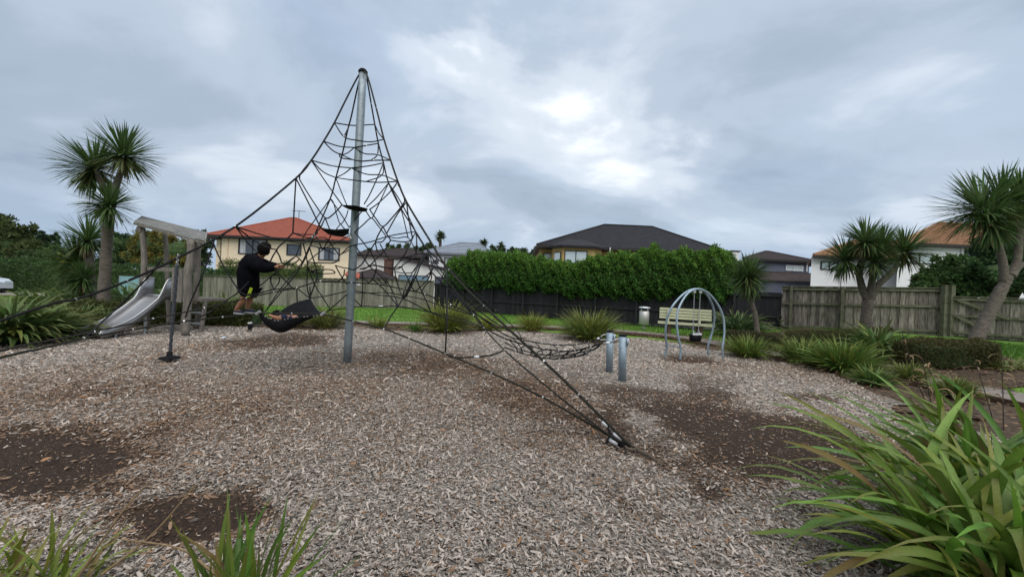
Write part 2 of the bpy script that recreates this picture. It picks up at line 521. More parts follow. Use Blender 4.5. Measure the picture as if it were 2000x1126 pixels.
# worn, damp patches: pixel centre, half extent in pixels, depth of wear
patch_px = [(70, 900, 300, 66, 1.0), (390, 1010, 170, 52, 1.0), (1430, 852, 260, 84, 0.95), (1290, 775, 150, 32, 0.75), (560, 665, 110, 16, 0.7),
            (860, 705, 150, 18, 0.38), (1590, 775, 50, 12, 0.75), (1350, 703, 60, 8, 0.7), (1540, 930, 130, 36, 0.55), (1050, 770, 170, 36, 0.5), (1390, 745, 60, 10, 0.4), (250, 760, 120, 20, 0.25)]
PATCH = []
for px, py, hx, hy, k in patch_px:
    c = onground(px, py)[:2]
    rx = abs(onground(px + hx, py)[0] - onground(px - hx, py)[0]) / 2
    ry = abs(onground(px, py - hy)[1] - onground(px, min(py + hy, 1300))[1]) / 2
    PATCH.append((c, rx, ry, k))
def dirt(x, y):
    d = np.zeros(np.shape(x))
    wob = (fbm(x, y, 1.1) - 0.5) * 1.7 + (fbm(x + 5, y + 3, 4.5) - 0.5) * .7
    for c, rx, ry, k in PATCH:
        q = np.sqrt(((x - c[0]) / rx) ** 2 + ((y - c[1]) / ry) ** 2) + wob
        d = np.maximum(d, k * (1 - sstep(0.45, 1.35, q)))
    return d
def brown(x, y):
    """0 grey weathered chip, 1 fresher brown chip"""
    return np.clip(1.25 * dirt(x, y) + 1.6 * (fbm(x + 31, y + 7, 0.45) - 0.46) + 0.6 * np.exp(-((x + 2.2) ** 2 / 14 + (y - 6.5) ** 2 / 5)), 0, 1)
def mulch_z(x, y):
    return 0.010 + 0.035 * (fbm(x, y, 0.9) - 0.5) * sstep(0.2, 1.0, np.ones(np.shape(x))) + 0.02 * (fbm(x + 9, y, 3.0) - 0.5) - 0.03 * dirt(x, y)

def mulch_material():
    m = bpy.data.materials.new('mulch')
    m.use_nodes = True
    t = m.node_tree; L = t.links.new
    b = t.nodes['Principled BSDF']
    tcn = t.nodes.new('ShaderNodeTexCoord')
    nz = t.nodes.new('ShaderNodeTexNoise'); nz.inputs['Scale'].default_value = 9
    L(tcn.outputs['Object'], nz.inputs['Vector'])
    add = t.nodes.new('ShaderNodeMix'); add.data_type = 'VECTOR'; add.inputs[0].default_value = 0.06
    L(tcn.outputs['Object'], add.inputs[4]); L(nz.outputs['Color'], add.inputs[5])
    vo = t.nodes.new('ShaderNodeTexVoronoi'); vo.inputs['Scale'].default_value = 42
    L(add.outputs[1], vo.inputs['Vector'])
    sp = t.nodes.new('ShaderNodeSeparateColor'); L(vo.outputs['Color'], sp.inputs[0])
    g = t.nodes.new('ShaderNodeValToRGB')
    br = t.nodes.new('ShaderNodeValToRGB')
    for rp, st in ((g, [(0, (0.05, 0.042, 0.036)), (0.3, (0.13, 0.115, 0.10)), (0.65, (0.30, 0.265, 0.225)), (1, (0.48, 0.43, 0.37))]),
                   (br, [(0, (0.028, 0.019, 0.013)), (0.45, (0.075, 0.048, 0.032)), (0.8, (0.15, 0.095, 0.06)), (1, (0.24, 0.16, 0.10))])):
        rp.color_ramp.interpolation = 'CONSTANT' if False else 'LINEAR'
        while len(rp.color_ramp.elements) < len(st): rp.color_ramp.elements.new(0.5)
        for e, (p, c) in zip(rp.color_ramp.elements, st):
            e.position = p; e.color = (*c, 1)
        L(sp.outputs[0], rp.inputs[0])
    a = t.nodes.new('ShaderNodeAttribute'); a.attribute_name = 'Col'
    sa = t.nodes.new('ShaderNodeSeparateColor'); L(a.outputs[0], sa.inputs[0])
    m1 = t.nodes.new('ShaderNodeMix'); m1.data_type = 'RGBA'
    L(sa.outputs[1], m1.inputs[0]); L(g.outputs[0], m1.inputs[6]); L(br.outputs[0], m1.inputs[7])
    n2 = t.nodes.new('ShaderNodeTexNoise'); n2.inputs['Scale'].default_value = 60; n2.inputs['Detail'].default_value = 6
    L(tcn.outputs['Object'], n2.inputs['Vector'])
    so = t.nodes.new('ShaderNodeValToRGB')
    so.color_ramp.elements[0].position = 0.3; so.color_ramp.elements[0].color = (0.014, 0.010, 0.008, 1)
    so.color_ramp.elements[1].position = 0.75; so.color_ramp.elements[1].color = (0.085, 0.053, 0.035, 1)
    L(n2.outputs[0], so.inputs[0])
    m2 = t.nodes.new('ShaderNodeMix'); m2.data_type = 'RGBA'
    L(sa.outputs[0], m2.inputs[0]); L(m1.outputs[2], m2.inputs[6]); L(so.outputs[0], m2.inputs[7])
    L(m2.outputs[2], b.inputs['Base Color'])
    b.inputs['Roughness'].default_value = 0.92
    b.inputs['Specular IOR Level'].default_value = 0.2
    bp = t.nodes.new('ShaderNodeBump'); bp.inputs['Strength'].default_value = 0.9; bp.inputs['Distance'].default_value = 0.02
    ad = t.nodes.new('ShaderNodeMath'); ad.operation = 'ADD'
    L(sp.outputs[1], ad.inputs[0]); L(n2.outputs[0], ad.inputs[1])
    L(ad.outputs[0], bp.inputs['Height']); L(bp.outputs[0], b.inputs['Normal'])
    MATS['mulch'] = m
mulch_material()

gx, gy = np.arange(-16, 8.6, 0.11), np.arange(0.6, 14.6, 0.11)
V, Fc = grid_sheet('mulch', gx, gy, mulch_z, None)
cen = V[Fc].mean(1)
keep = inside(mulch_poly, cen[:, 0] + (vnoise(cen[:, 0], cen[:, 1], 1.7) - 0.5) * 0.5, cen[:, 1] + (vnoise(cen[:, 0] + 40, cen[:, 1], 1.7) - 0.5) * 0.5)
Fc = Fc[keep]
use = np.unique(Fc)
re = np.full(len(V), -1); re[use] = np.arange(len(use))
V, Fc = V[use], re[Fc]
cc = np.stack([dirt(V[:, 0], V[:, 1]), brown(V[:, 0], V[:, 1]), np.zeros(len(V))], 1)
tag(obj_np('mulch_ground', V, Fc, 'mulch', colr=cc, smooth=True), kind='structure')

# loose bark chips: real little wedges lying on the mulch
def chips():
    Ps, Ls, Ws, Cs = [], [], [], []
    for y0, y1, dens, sc in ((1.5, 2.6, 8200, 0.95), (2.6, 4.0, 6200, 1.0), (4.0, 6.0, 3100, 1.12), (6.0, 9.0, 1000, 1.45), (9.0, 14.0, 280, 2.0)):
        hw = 1.46 * y1
        n = int(dens * (y1 - y0) * 2 * hw)
        x, y = rng.uniform(-hw, hw, n), rng.uniform(y0, y1, n)
        k = (np.abs(x) < 1.46 * y + 0.3) & inside(mulch_poly, x, y)
        d = dirt(x, y)
        k &= rng.uniform(0, 1, n) > 0.94 * d
        x, y, d = x[k], y[k], d[k]
        n = len(x)
        Ps.append(np.stack([x, y, mulch_z(x, y)], 1))
        L = rng.lognormal(math.log(0.0185), 0.50, n).clip(0.012, 0.085) * sc
        Ls.append(L)
        Ws.append((L * rng.uniform(0.2, 0.42, n)).clip(0.005, 0.02 * sc))
        b = brown(x, y)
        g = rng.uniform(0, 1, n)
        grey = np.stack([0.15 + 0.33 * g] * 3, 1) * np.array((1.38, 1.19, 1.03))
        tan = (0.5 + 0.8 * g)[:, None] * np.array((0.285, 0.185, 0.12))
        isb = rng.uniform(0, 1, n) < (0.16 + 0.62 * b)
        c = np.where(isb[:, None], tan, grey)
        drk = rng.uniform(0, 1, n) < 0.12
        c[drk] *= 0.4
        org = rng.uniform(0, 1, n) < 0.006
        c[org] = np.array((0.36, 0.19, 0.09))
        Cs.append(c)
    P, L, W, C = map(np.concatenate, (Ps, Ls, Ws, Cs))
    n = len(P)
    az = rng.uniform(0, 2 * math.pi, n)
    pit = rng.normal(0, 0.24, n)
    d = np.stack([np.cos(az) * np.cos(pit), np.sin(az) * np.cos(pit), np.sin(pit)], 1)
    s = np.stack([-np.sin(az), np.cos(az), rng.normal(0, 0.3, n)], 1)
    u = np.cross(d, s)
    P[:, 2] += 0.006 + np.abs(np.sin(pit)) * L * 0.45 + rng.uniform(0, 0.012, n)
    hL, hW, t = (L / 2)[:, None], (W / 2)[:, None], (W * 0.28)[:, None]
    bow = (L * rng.uniform(-0.06, 0.1, n))[:, None]
    V = np.stack([P - d * hL - s * hW * .7, P - d * hL + s * hW * .7, P - s * hW - u * t + u * bow, P + u * t + u * bow, P + s * hW - u * t + u * bow,
                  P + d * hL - s * hW * .5, P + d * hL + s * hW * .5], 1).reshape(-1, 3)
    f = np.array([(0, 2, 3), (0, 3, 1), (1, 3, 4), (2, 5, 3), (3, 5, 6), (3, 6, 4)])
    Fc = (f[None] + (np.arange(n) * 7)[:, None, None]).reshape(-1, 3)
    tag(obj_np('bark_chips', V, Fc, 'chip', colr=np.repeat(C, 7, axis=0)), 'weathered grey and brown bark chips covering the play area', 'bark chips', kind='stuff')
chips()

def strip(name, cl, wd, lift, m, kind='structure', n=8):
    P = np.array(spline([(x, y, 0) for x, y in cl], n))
    T = np.gradient(P, axis=0); T /= np.linalg.norm(T, axis=1)[:, None]
    S = np.stack([-T[:, 1], T[:, 0], np.zeros(len(P))], 1)
    A, B = P + S * wd / 2, P - S * wd / 2
    for q in (A, B): q[:, 2] = gz(q[:, 0], q[:, 1]) + lift
    V = np.stack([A, B], 1).reshape(-1, 3)
    i = np.arange(len(P) - 1) * 2
    return tag(obj_np(name, V, np.stack([i, i + 1, i + 3, i + 2], 1), m), kind=kind), A, B
path_cl = [tuple(onground(*p)[:2]) for p in ((400, 622), (720, 630), (1060, 638), (1250, 650), (1360, 663), (1480, 686), (1590, 703), (1700, 726), (1830, 748), (1960, 772), (2120, 805))]
_, pA, pB = strip('path', path_cl, 1.35, 0.006, 'concrete')
mb = MB()
pe = np.array(pB) + np.array((0, 0, 0.01))
for a, b in zip(pe[:-1], pe[1:]):
    mb.beam(a, b, 0.05, 0.09)
tag(mb.build('timber_edging', 'edging'), 'dark brown timber edging board along the near side of the concrete path', 'edging')
# garden soil between mulch and path, and the raised bed beyond the path
strip('garden_soil', [tuple(onground(*p)[:2]) for p in ((560, 648), (760, 644), (960, 647), (1100, 655))], 1.5, -0.004, 'soil')
bed_cl = [tuple(onground(*p)[:2]) for p in ((1090, 652), (1200, 661), (1300, 670), (1390, 682), (1480, 702), (1570, 716), (1650, 738), (1740, 776), (1840, 810))]
strip('border_soil', bed_cl, 1.4, -0.002, 'soil')
def soil_patch(name, poly, lift):
    P = np.array(poly)
    V, Fc = grid_sheet(name, np.arange(P[:, 0].min(), P[:, 0].max(), .2), np.arange(P[:, 1].min(), P[:, 1].max(), .2), lambda x, y: gz(x, y) + lift + .05 * (fbm(x, y, 2.0) - .5), None)
    cn = V[Fc].mean(1)
    Fc = Fc[inside(poly, cn[:, 0] + (vnoise(cn[:, 0], cn[:, 1], 2.3) - .5) * .5, cn[:, 1] + (vnoise(cn[:, 0] + 30, cn[:, 1], 2.3) - .5) * .5)]
    u = np.unique(Fc); r_ = np.full(len(V), -1); r_[u] = np.arange(len(u))
    tag(obj_np(name, V[u], r_[Fc], 'soil', smooth=True), kind='structure')
soil_patch('raised_bed_soil', [(8.0, 12.6), (9.5, 14.8), (12.2, 16.4), (13.2, 15.8), (12.4, 12.5), (12.6, 10.0), (12.0, 8.0), (10.2, 7.2), (9.0, 9.2)], -.03)
soil_patch('path_side_soil', [(4.6, 1.0), (8.6, 1.0), (9.0, 6.9), (7.9, 9.0), (7.0, 10.6), (5.6, 10.4), (5.5, 4.0)], -.04)
strip('left_bed_soil', [(-19, 8.6), (-13, 10.6), (-9, 12.3), (-6.0, 13.1), (-4.2, 13.1)], 3.0, -0.003, 'soil')

yx = np.unique(np.concatenate([np.linspace(-300, -20, 12), np.linspace(-20, 40, 41), np.linspace(40, 300, 10)]))  # added unseen ground sheet, keeps green lawn bounce off the house walls
def bounce_cut_y(x): return np.interp(x, [-300, -17.2, -5.4, 12.1, 17.6, 20.8, 300], [20.7, 20.7, 25.7, 16.8, 15.1, 12.2, 12.2]) + .15
Vy = np.array([(x, yy, float(gz(x, 0)) - .02) for x in yx for yy in (bounce_cut_y(x), bounce_cut_y(x) + 6, 120)])
iy = np.arange(len(yx) - 1) * 3
tag(obj_np('bounce_cut_ground', Vy, np.concatenate([np.stack([iy + k, iy + 3 + k, iy + 4 + k, iy + 1 + k], 1) for k in (0, 1)]), 'neutral_ground'), kind='structure')
# grass blades on the lawn
def lawn_blades():
    n = 60000
    x, y = rng.uniform(-14, 14, n), rng.uniform(13.0, 26.0, n)
    pc = np.array(path_cl)
    kx = np.interp(x, pc[:6, 0], pc[:6, 1])
    k = y > kx + 0.75
    x, y = x[k][:34000], y[k][:34000]
    x2, y2 = rng.uniform(11.5, 16.5, 16000), rng.uniform(7.6, 13.0, 16000)
    k = x2 > 12.2 + 0.25 * np.sin(y2 * 3)
    x, y = np.concatenate([x, x2[k]]), np.concatenate([y, y2[k]])
    n = len(x)
    P = np.stack([x, y, gz(x, y) - 0.06], 1)
    D = unit(n) * 0.5 + np.array((0, 0, 0.8))
    V, Fc, C = leafquads(P, D, unit(n), rng.uniform(0.07, 0.14, n), rng.uniform(0.012, 0.025, n), jitter_col((0.085, 0.19, 0.022), n, 0.3, 0.1))
    tag(obj_np('grass', V, Fc, 'grass_blade', colr=C), 'short green mown grass beyond the path', 'grass', kind='stuff')
lawn_blades()

def litter():
    n = 9000
    x, y = np.concatenate([rng.uniform(4.8, 12.5, n), rng.uniform(-18, -3, n // 2), rng.uniform(-6, 4, n // 3)]), np.concatenate([rng.uniform(4, 15.5, n), rng.uniform(9, 14, n // 2), rng.uniform(11.5, 14.0, n // 3)])
    k = ~inside(mulch_poly, x, y)
    x, y = x[k], y[k]; m = len(x)
    P = np.stack([x, y, gz(x, y) + .008 + rng.uniform(0, .015, m)], 1)
    D = unit(m); D[:, 2] *= .25
    Nn = unit(m) * .4 + np.array((0, 0, 1))
    V, Fc, C = leafquads(P, D, Nn, rng.uniform(.04, .12, m), rng.uniform(.015, .05, m), jitter_col((.15, .095, .055), m, .6, .15))
    tag(obj_np('leaf_litter', V, Fc, 'chip', colr=C), 'brown dry leaf litter scattered over the garden beds and path edge', 'leaf litter', kind='stuff')
litter()

# ------------------------------------------------------------------ fences
def mesh_variant(name, wd, th, h, m, dog=0.0):
    mb = MB()
    s = random.uniform(0.62, 1.3)
    t = s * 0.95
    mb.box((0, 0, h / 2), (wd, th, h), col=(s, s, t))
    me = mb.build(name, m, attr=True, origin=(0, 0, 0))
    d = me.data
    bpy.data.objects.remove(me)
    return d
def fence(name, label, P0, P1, h, z0, z1, m, rail_m, wd=0.15, gap=0.006, posts=6, rails=(0.25, 0.62, 0.97), cap=True, rail_front=True, base_board=None, vary=0.02, skip_posts=()):
    P0, P1 = np.array(P0, float), np.array(P1, float)
    L = np.linalg.norm(P1 - P0)
    d = (P1 - P0) / L
    ang = math.atan2(d[1], d[0])
    nrm = np.array((d[1], -d[0]))             # towards the viewer side
    if nrm @ (-(P0 + P1) / 2) < 0: nrm = -nrm
    root = thing(name, (*P0, z0), label, 'fence')
    var = [mesh_variant('paling', wd * 1.14, 0.018, h, m) for _ in range(12)]
    n = int(L / (wd + gap))
    for i in range(n):
        s = (i + 0.5) * L / n
        q = P0 + d * s + nrm * ((0.010 if i % 2 else -0.010) + random.uniform(-0.001, 0.001))
        o = bpy.data.objects.new('paling', random.choice(var))
        o.location = (q[0] - P0[0], q[1] - P0[1], (z1 - z0) * s / L + random.uniform(-vary, vary) * 0.6)
        o.rotation_euler = (0, random.uniform(-0.006, 0.006), ang)
        _link(o, root, (*q, 0))
    zz = lambda s: z0 + (z1 - z0) * s / L
    off = nrm * (0.062 if rail_front else -0.062)
    for f in rails:
        mb = MB()
        a, b = P0 + off, P1 + off
        mb.beam((*a, z0 + h * f), (*b, z1 + h * f), 0.055, 0.085)
        mb.build('rail', rail_m, root)
    for k in range(posts):
        if k in skip_posts: continue
        s = L * (k + 0.15) / posts
        q = P0 + d * s + nrm * (0.135 if rail_front else -0.12)
        mb = MB()
        mb.box((*q, zz(s) + h / 2 + 0.01), (0.1, 0.1, h + 0.05), Matrix.Rotation(ang, 3, 'Z'))
        mb.build('post', rail_m, root)
    if cap:
        mb = MB()
        mb.beam((*(P0 + nrm * 0.02), z0 + h + 0.022), (*(P1 + nrm * 0.02), z1 + h + 0.022), 0.13, 0.04)
        mb.build('capping_board', rail_m, root)
    if base_board:
        mb = MB()
        mb.beam((*(P0 + nrm * 0.03), z0 - base_board / 2 - 0.004), (*(P1 + nrm * 0.03), z1 - base_board / 2 - 0.004), 0.05, base_board)
        mb.build('base_board', 'mossy_rail', root)
    return root
BF0, BF1 = (-5.35, 25.6), (12.14, 16.6)
fence('grey_paling_fence', 'long weathered grey paling fence behind the climbing net', (-17.2, 20.6), (-5.4, 25.55), 1.86, -0.30, 0.0, 'paling_old', 'mossy_rail', rail_front=False, posts=6, cap=True, wd=0.15)
fence('black_paling_fence', 'black painted paling fence under the tall green hedge', BF0, BF1, 1.72, -0.03, 0.12, 'black_paint', 'black_rail', posts=9, rails=(0.42, 0.97), cap=True)
fence('brown_paling_fence', 'lichen stained brown paling fence with three rails beside the cabbage trees', (12.1, 16.55), (17.45, 14.95), 1.84, 0.36, 0.52, 'paling', 'mossy_rail', posts=3, rails=(0.06, 0.60, 0.95), base_board=0.35, wd=0.145, skip_posts=(2,))
gate = fence('low_paling_gate', 'lower brown paling gate with diagonal brace behind the leaning tree', (17.45, 14.62), (20.6, 11.9), 1.52, 0.5, 0.5, 'paling', 'mossy_rail', posts=2, rails=(0.1, 0.52, 0.95), wd=0.145, skip_posts=(0,))
gate['category'] = 'gate'
P0, P1 = np.array((17.45, 14.62)), np.array((20.6, 11.9))
d_ = (P1 - P0) / np.linalg.norm(P1 - P0); n_ = np.array((-d_[1], d_[0])); n_ = n_ if n_ @ -P0 > 0 else -n_
for (s0, h0, s1, h1) in ((0.1, 1.42, 1.25, 0.82), (0.1, 0.78, 0.9, 0.25)):
    mb = MB(); mb.beam((*(P0 + d_ * s0 + n_ * .11), 0.5 + h0), (*(P0 + d_ * s1 + n_ * .11), 0.5 + h1), 0.04, 0.11); mb.build('brace', 'mossy_rail', gate)
for k, (px_, lab) in enumerate(((1844, 'thick mossy gate post, left of the pair where the fence steps down'), (1857, 'thick mossy gate post, right of the pair where the fence steps down'))):
    q = at(px_, 600, 14.75 - 0.1 * k)
    mb = MB(); mb.box((q[0], q[1], 1.46), (0.15, 0.15, 2.0)); mb.box((q[0], q[1], 2.475), (0.17, 0.17, 0.03))
    tag(mb.build('gate_post', 'mossy_rail'), lab, 'post')

# ------------------------------------------------------------------ houses
def courses(mb, e0, e1, t0, t1, n, lift=0.035):
    e0, e1, t0, t1 = [np.array(p, float) for p in (e0, e1, t0, t1)]
    nr = np.cross(e1 - e0, t0 + t1 - e0 - e1); nr /= np.linalg.norm(nr) + 1e-9
    if nr[2] < 0: nr = -nr
    for i in range(n):
        a, b = i / n, (i + 1) / n
        p, q = e0 + (t0 - e0) * a + nr * lift, e1 + (t1 - e1) * a + nr * lift
        r_, s_ = e1 + (t1 - e1) * b, e0 + (t0 - e0) * b
        mb.add([p, q, r_, s_, p - nr * lift * 1.3, q - nr * lift * 1.3], [(0, 1, 2, 3), (4, 5, 1, 0)])
def hip_roof(root, m, x0, x1, y0, y1, ze, zr, rx0, rx1, n=16, ry=None, th=0.16, fascia='dark_frame', lift=0.035, b0=None, b1=None):
    b0 = x0 if b0 is None else b0
    b1 = x1 if b1 is None else b1
    ry = (y0 + y1) / 2 if ry is None else ry
    mb = MB()
    A, B, C, D = (x0, y0, ze), (x1, y0, ze), (b1, y1, ze), (b0, y1, ze)
    E, G = (rx0, ry, zr), (rx1, ry, zr)
    courses(mb, A, B, E, G, n, lift); courses(mb, B, C, G, G, n, lift); courses(mb, C, D, G, E, n, lift); courses(mb, D, A, E, E, n, lift)
    o = mb.build('roof', m, root)
    f = MB(); f.slab([(x0 + .01, y0 + .01, ze - .01), (x1 - .01, y0 + .01, ze - .01), (b1 - .01, y1 - .01, ze - .01), (b0 + .01, y1 - .01, ze - .01)], th)
    f.build('fascia', fascia, root)
    r = MB()
    for a, b in ((A, E), (B, G), (C, G), (D, E), (E, G)):
        if np.linalg.norm(np.array(a) - np.array(b)) > 0.05:
            r.tube([np.array(a) + (0, 0, .03), np.array(b) + (0, 0, .03)], 0.09, 6)
    r.build('ridge_cap', m, o)
    return o
def window(root, x0, x1, z0, z1, y, frame='dark_frame', pane='glass', mull=1, curtain=False, fw=0.07):
    w_ = MB()
    for a, b in (((x0, z0), (x1, z0)), ((x0, z1), (x1, z1))):
        w_.box(((x0 + x1) / 2, y - 0.03, a[1]), (x1 - x0 + fw, 0.09, fw))
    for x in (x0, x1): w_.box((x, y - 0.03, (z0 + z1) / 2), (fw, 0.088, z1 - z0 - fw))
    for k in range(1, mull + 1): w_.box((x0 + (x1 - x0) * k / (mull + 1), y - 0.03, (z0 + z1) / 2), (fw * .8, 0.08, z1 - z0 - fw))
    o = w_.build('window', frame, root)
    for k in range(mull + 1):
        a, b = x0 + (x1 - x0) * k / (mull + 1), x0 + (x1 - x0) * (k + 1) / (mull + 1)
        p = MB(); p.box(((a + b) / 2, y - 0.012, (z0 + z1) / 2), (b - a - fw * .9, 0.012, z1 - z0 - fw * 1.02)); p.build('pane', pane, o)
    if curtain:
        for a, b in ((x0 + .1, x0 + .1 + (x1 - x0) * .2), (x1 - .1 - (x1 - x0) * .22, x1 - .1)):
            p = MB(); p.box(((a + b) / 2, y - 0.024, (z0 + z1) / 2), (b - a, 0.004, z1 - z0 - fw * 1.6)); p.build('curtain', 'curtain', o)
    return o
def wx(px, py, Y): return at(px, py, Y)[0]
def wz(px, py, Y): return at(px, py, Y)[2]
def win_px(root, x0, y0, x1, y1, Y, **k):
    return window(root, wx(x0, (y0 + y1) / 2, Y), wx(x1, (y0 + y1) / 2, Y), wz((x0 + x1) / 2, y1, Y), wz((x0 + x1) / 2, y0, Y), Y, **k)

# cream house with red tiled roof
Y = 34.0
hx0, hx1 = wx(432, 500, Y), wx(687, 500, Y)
ze = wz(550, 470, Y)
h = thing('red_roof_house', ((hx0 + hx1) / 2, Y, 0), 'cream two storey house with red tiled hip roof behind the climbing net', 'house')
hb = hx1 * (Y + 10) / Y - .3
mb = MB(); mb.slab([(hx0, Y, ze), (hx1, Y, ze), (hb, Y + 10, ze), (hx0, Y + 10, ze)], ze + .3); mb.build('wall', 'cream_render', h)
xw = wx(408, 500, Y)
mb = MB(); mb.box(((xw + hx0 - 0.75) / 2, Y + 3.0, ze / 2 - .1), (hx0 - 0.75 - xw, 4.4, ze + 0.1)); mb.build('side_wing', 'cream_render', h)
mb = MB(); mb.box((hx0 - .37, Y + 3.4, ze / 2 - .1), (0.8, 4, ze)); mb.build('recess_shade', 'brick_and_shade', h)  # dark wall colour stands in for the shadow inside this recess
mb = MB(); mb.box(((xw + hx0 - 0.75) / 2, Y + .75, wz(415, 486, Y)), (hx0 - .5 - xw, .16, .22)); mb.build('balcony_sill', 'cream_render', h)
zr = wz(572, 429, Y + 5)
ax = wx(572, 440, Y + 5)
hip_roof(h, 'red_tile', hx0 - 0.9, hx1 + 0.4, Y - 0.7, Y + 10.7, ze + 0.22, zr + .15, ax - 0.35, ax + .35, 20, b1=hb + .2)
hip_roof(h, 'red_tile', xw - .6, hx0 + .5, Y + .1, Y + 6.0, ze + 0.10, ze + 1.0, xw + 1.4, hx0 + .2, 6)
win_px(h, 467, 467, 521, 496, Y, mull=1, curtain=True)
win_px(h, 561, 478, 588, 498, Y, mull=0)
win_px(h, 623, 484, 663, 508, Y, mull=1, curtain=True)
mb = MB(); mb.tube([(wx(444, 500, Y), Y - .06, 0), (wx(446, 462, Y), Y - .06, ze)], 0.05, 6); mb.build('downpipe', 'cream_render', h)
mb = MB()
p = at(583, 440, Y + 5)
mb.tube([(p[0], p[1], p[2] - .6), (p[0], p[1], wz(583, 411, Y + 5))], 0.035, 5)
zt = wz(583, 412, Y + 5)
mb.tube([(p[0] - .75, p[1], zt + .02), (p[0] + .7, p[1], zt - .02)], 0.022, 5)
for k in range(7): mb.tube([(p[0] - .7 + .22 * k, p[1] - .22, zt), (p[0] - .7 + .22 * k, p[1] + .22, zt)], 0.014, 4)
tag(mb.build('television_antenna', 'antenna'), 'thin television antenna standing on the red tiled roof', 'antenna')

# white weatherboard house with blue shutters, left of the hedge
Y = 36.0
def boards(root, x0, x1, z0, z1, y, m, step=0.22):
    n = max(1, int((z1 - z0) / step))
    var = MB(); var.box((0, 0, 0), (x1 - x0, 0.03, step * 1.02), Matrix.Rotation(R(6), 3, 'X'))
    first = var.build('weatherboard', m, root, origin=ORG[root.name]); first.location = (0, 0, 0)
    o0 = ORG[root.name]
    for i in range(n):
        o = first if i == 0 else first.copy()
        if i: COL.objects.link(o); o.parent = root
        o.location = ((x0 + x1) / 2 - o0[0], y - 0.02 - o0[1], z0 + (i + .5) * step - o0[2])
h = thing('garage_house', (wx(820, 550, Y), Y, 0), 'white weatherboard building with pale blue roller shutters seen through the net', 'house')
x0, x1 = wx(768, 540, Y), wx(884, 540, Y)
zt0, zt1 = wz(768, 503, Y), wz(884, 532, Y)
mb = MB(); mb.slab([(x0, Y, -.3), (x1, Y, -.3), (x1, Y, zt1), (x0, Y, zt0)], (0, 7, 0)); mb.build('wall', 'white_board', h)
boards(h, x0, x1, 1.0, zt1 - .1, Y, 'white_board')
mb = MB(); mb.slab([(x0 - .5, Y - .35, zt0 + .28), (x1 + .4, Y - .35, zt1 + .22), (x1 + .4, Y + 7.4, zt1 + .22), (x0 - .5, Y + 7.4, zt0 + .28)], .2); mb.build('roof', 'brown_tile', h)
win_px(h, 779, 538, 836, 562, Y, mull=1, pane='shutter_blue')
win_px(h, 850, 541, 880, 562, Y, mull=1, pane='glass')
for k in range(7):
    mb = MB(); mb.box(((wx(779, 545, Y) + wx(836, 545, Y)) / 2, Y - .035, wz(807, 539.5 + k * 3.2, Y)), (wx(834, 545, Y) - wx(781, 545, Y), .03, .05)); mb.build('shutter_slat', 'shutter_blue', h)
Y = 41.0
h = thing('white_brown_roof_house', (wx(735, 550, Y), Y, 0), 'white house under a low brown roof just right of the steel pole', 'house')
x0, x1 = wx(690, 520, Y), wx(772, 520, Y)
ze = wz(735, 501, Y)
mb = MB(); mb.box(((x0 + x1) / 2, Y + 4, ze / 2), (x1 - x0, 8, ze)); mb.build('wall', 'white_render', h)
hip_roof(h, 'brown_tile', x0 - .5, x1 + 3.4, Y - .5, Y + 9, ze + .15, wz(790, 486, Y + 4), x0 + 3.5, x1 + 1.0, 10)
win_px(h, 706, 506, 713, 518, Y, mull=0, pane='glass_bright', frame='white_paint')
mb = MB(); mb.box((wx(760, 525, Y - 1), Y - 1, wz(760, 525, Y - 1) - .6), (.85, .8, 3.1)); o = mb.build('chimney', 'brick_and_shade', h)
mb = MB(); mb.box((wx(760, 525, Y - 1), Y - 1, wz(760, 525, Y - 1) + 1.02), (.98, .93, .16)); mb.build('chimney_cap', 'brick_and_shade', o)
Y = 33.0
h = thing('small_red_roof_shed', (wx(700, 545, Y), Y, 0), 'low shed with dull red and brown roof above the grey fence', 'shed')
x0, x1 = wx(686, 540, Y), wx(752, 540, Y)
mb = MB(); mb.box(((x0 + x1) / 2, Y + 1.5, 0.95), (x1 - x0, 3, 1.9)); mb.build('wall', 'white_board', h)
hip_roof(h, 'brown_tile', x0 - .3, x1 + .3, Y - .3, Y + 3.3, 2.0, 2.75, x0 + 1.2, x1 - 1.2, 5)
mb = MB(); mb.slab([(x0 - .2, Y - .9, 2.2), (x0 + 1.1, Y - .9, 1.95), (x0 + .9, Y - .4, 2.35), (x0 - .2, Y - .4, 2.5)], .08); mb.build('awning', 'red_tile', h)
# grey metal roofed white house
Y = 40.0
h = thing('grey_roof_house', (wx(890, 550, Y), Y, 0), 'white house with pale grey metal hip roof left of the green hedge', 'house')
x0, x1 = wx(838, 510, Y), wx(960, 510, Y)
ze = wz(890, 498, Y)
mb = MB(); mb.box(((x0 + x1) / 2, Y + 5, ze / 2), (x1 - x0, 10, ze)); mb.build('wall', 'white_render', h)
ro = hip_roof(h, 'grey_metal_roof', x0 - .5, x1 + .5, Y - .5, Y + 10.5, ze + .18, wz(920, 475, Y + 5), wx(898, 480, Y + 5), wx(935, 480, Y + 5), 7, fascia='grey_metal_roof', lift=0.03)
win_px(h, 868, 504, 890, 522, Y, mull=1, curtain=True)
win_px(h, 846, 508, 856, 514, Y, mull=0)
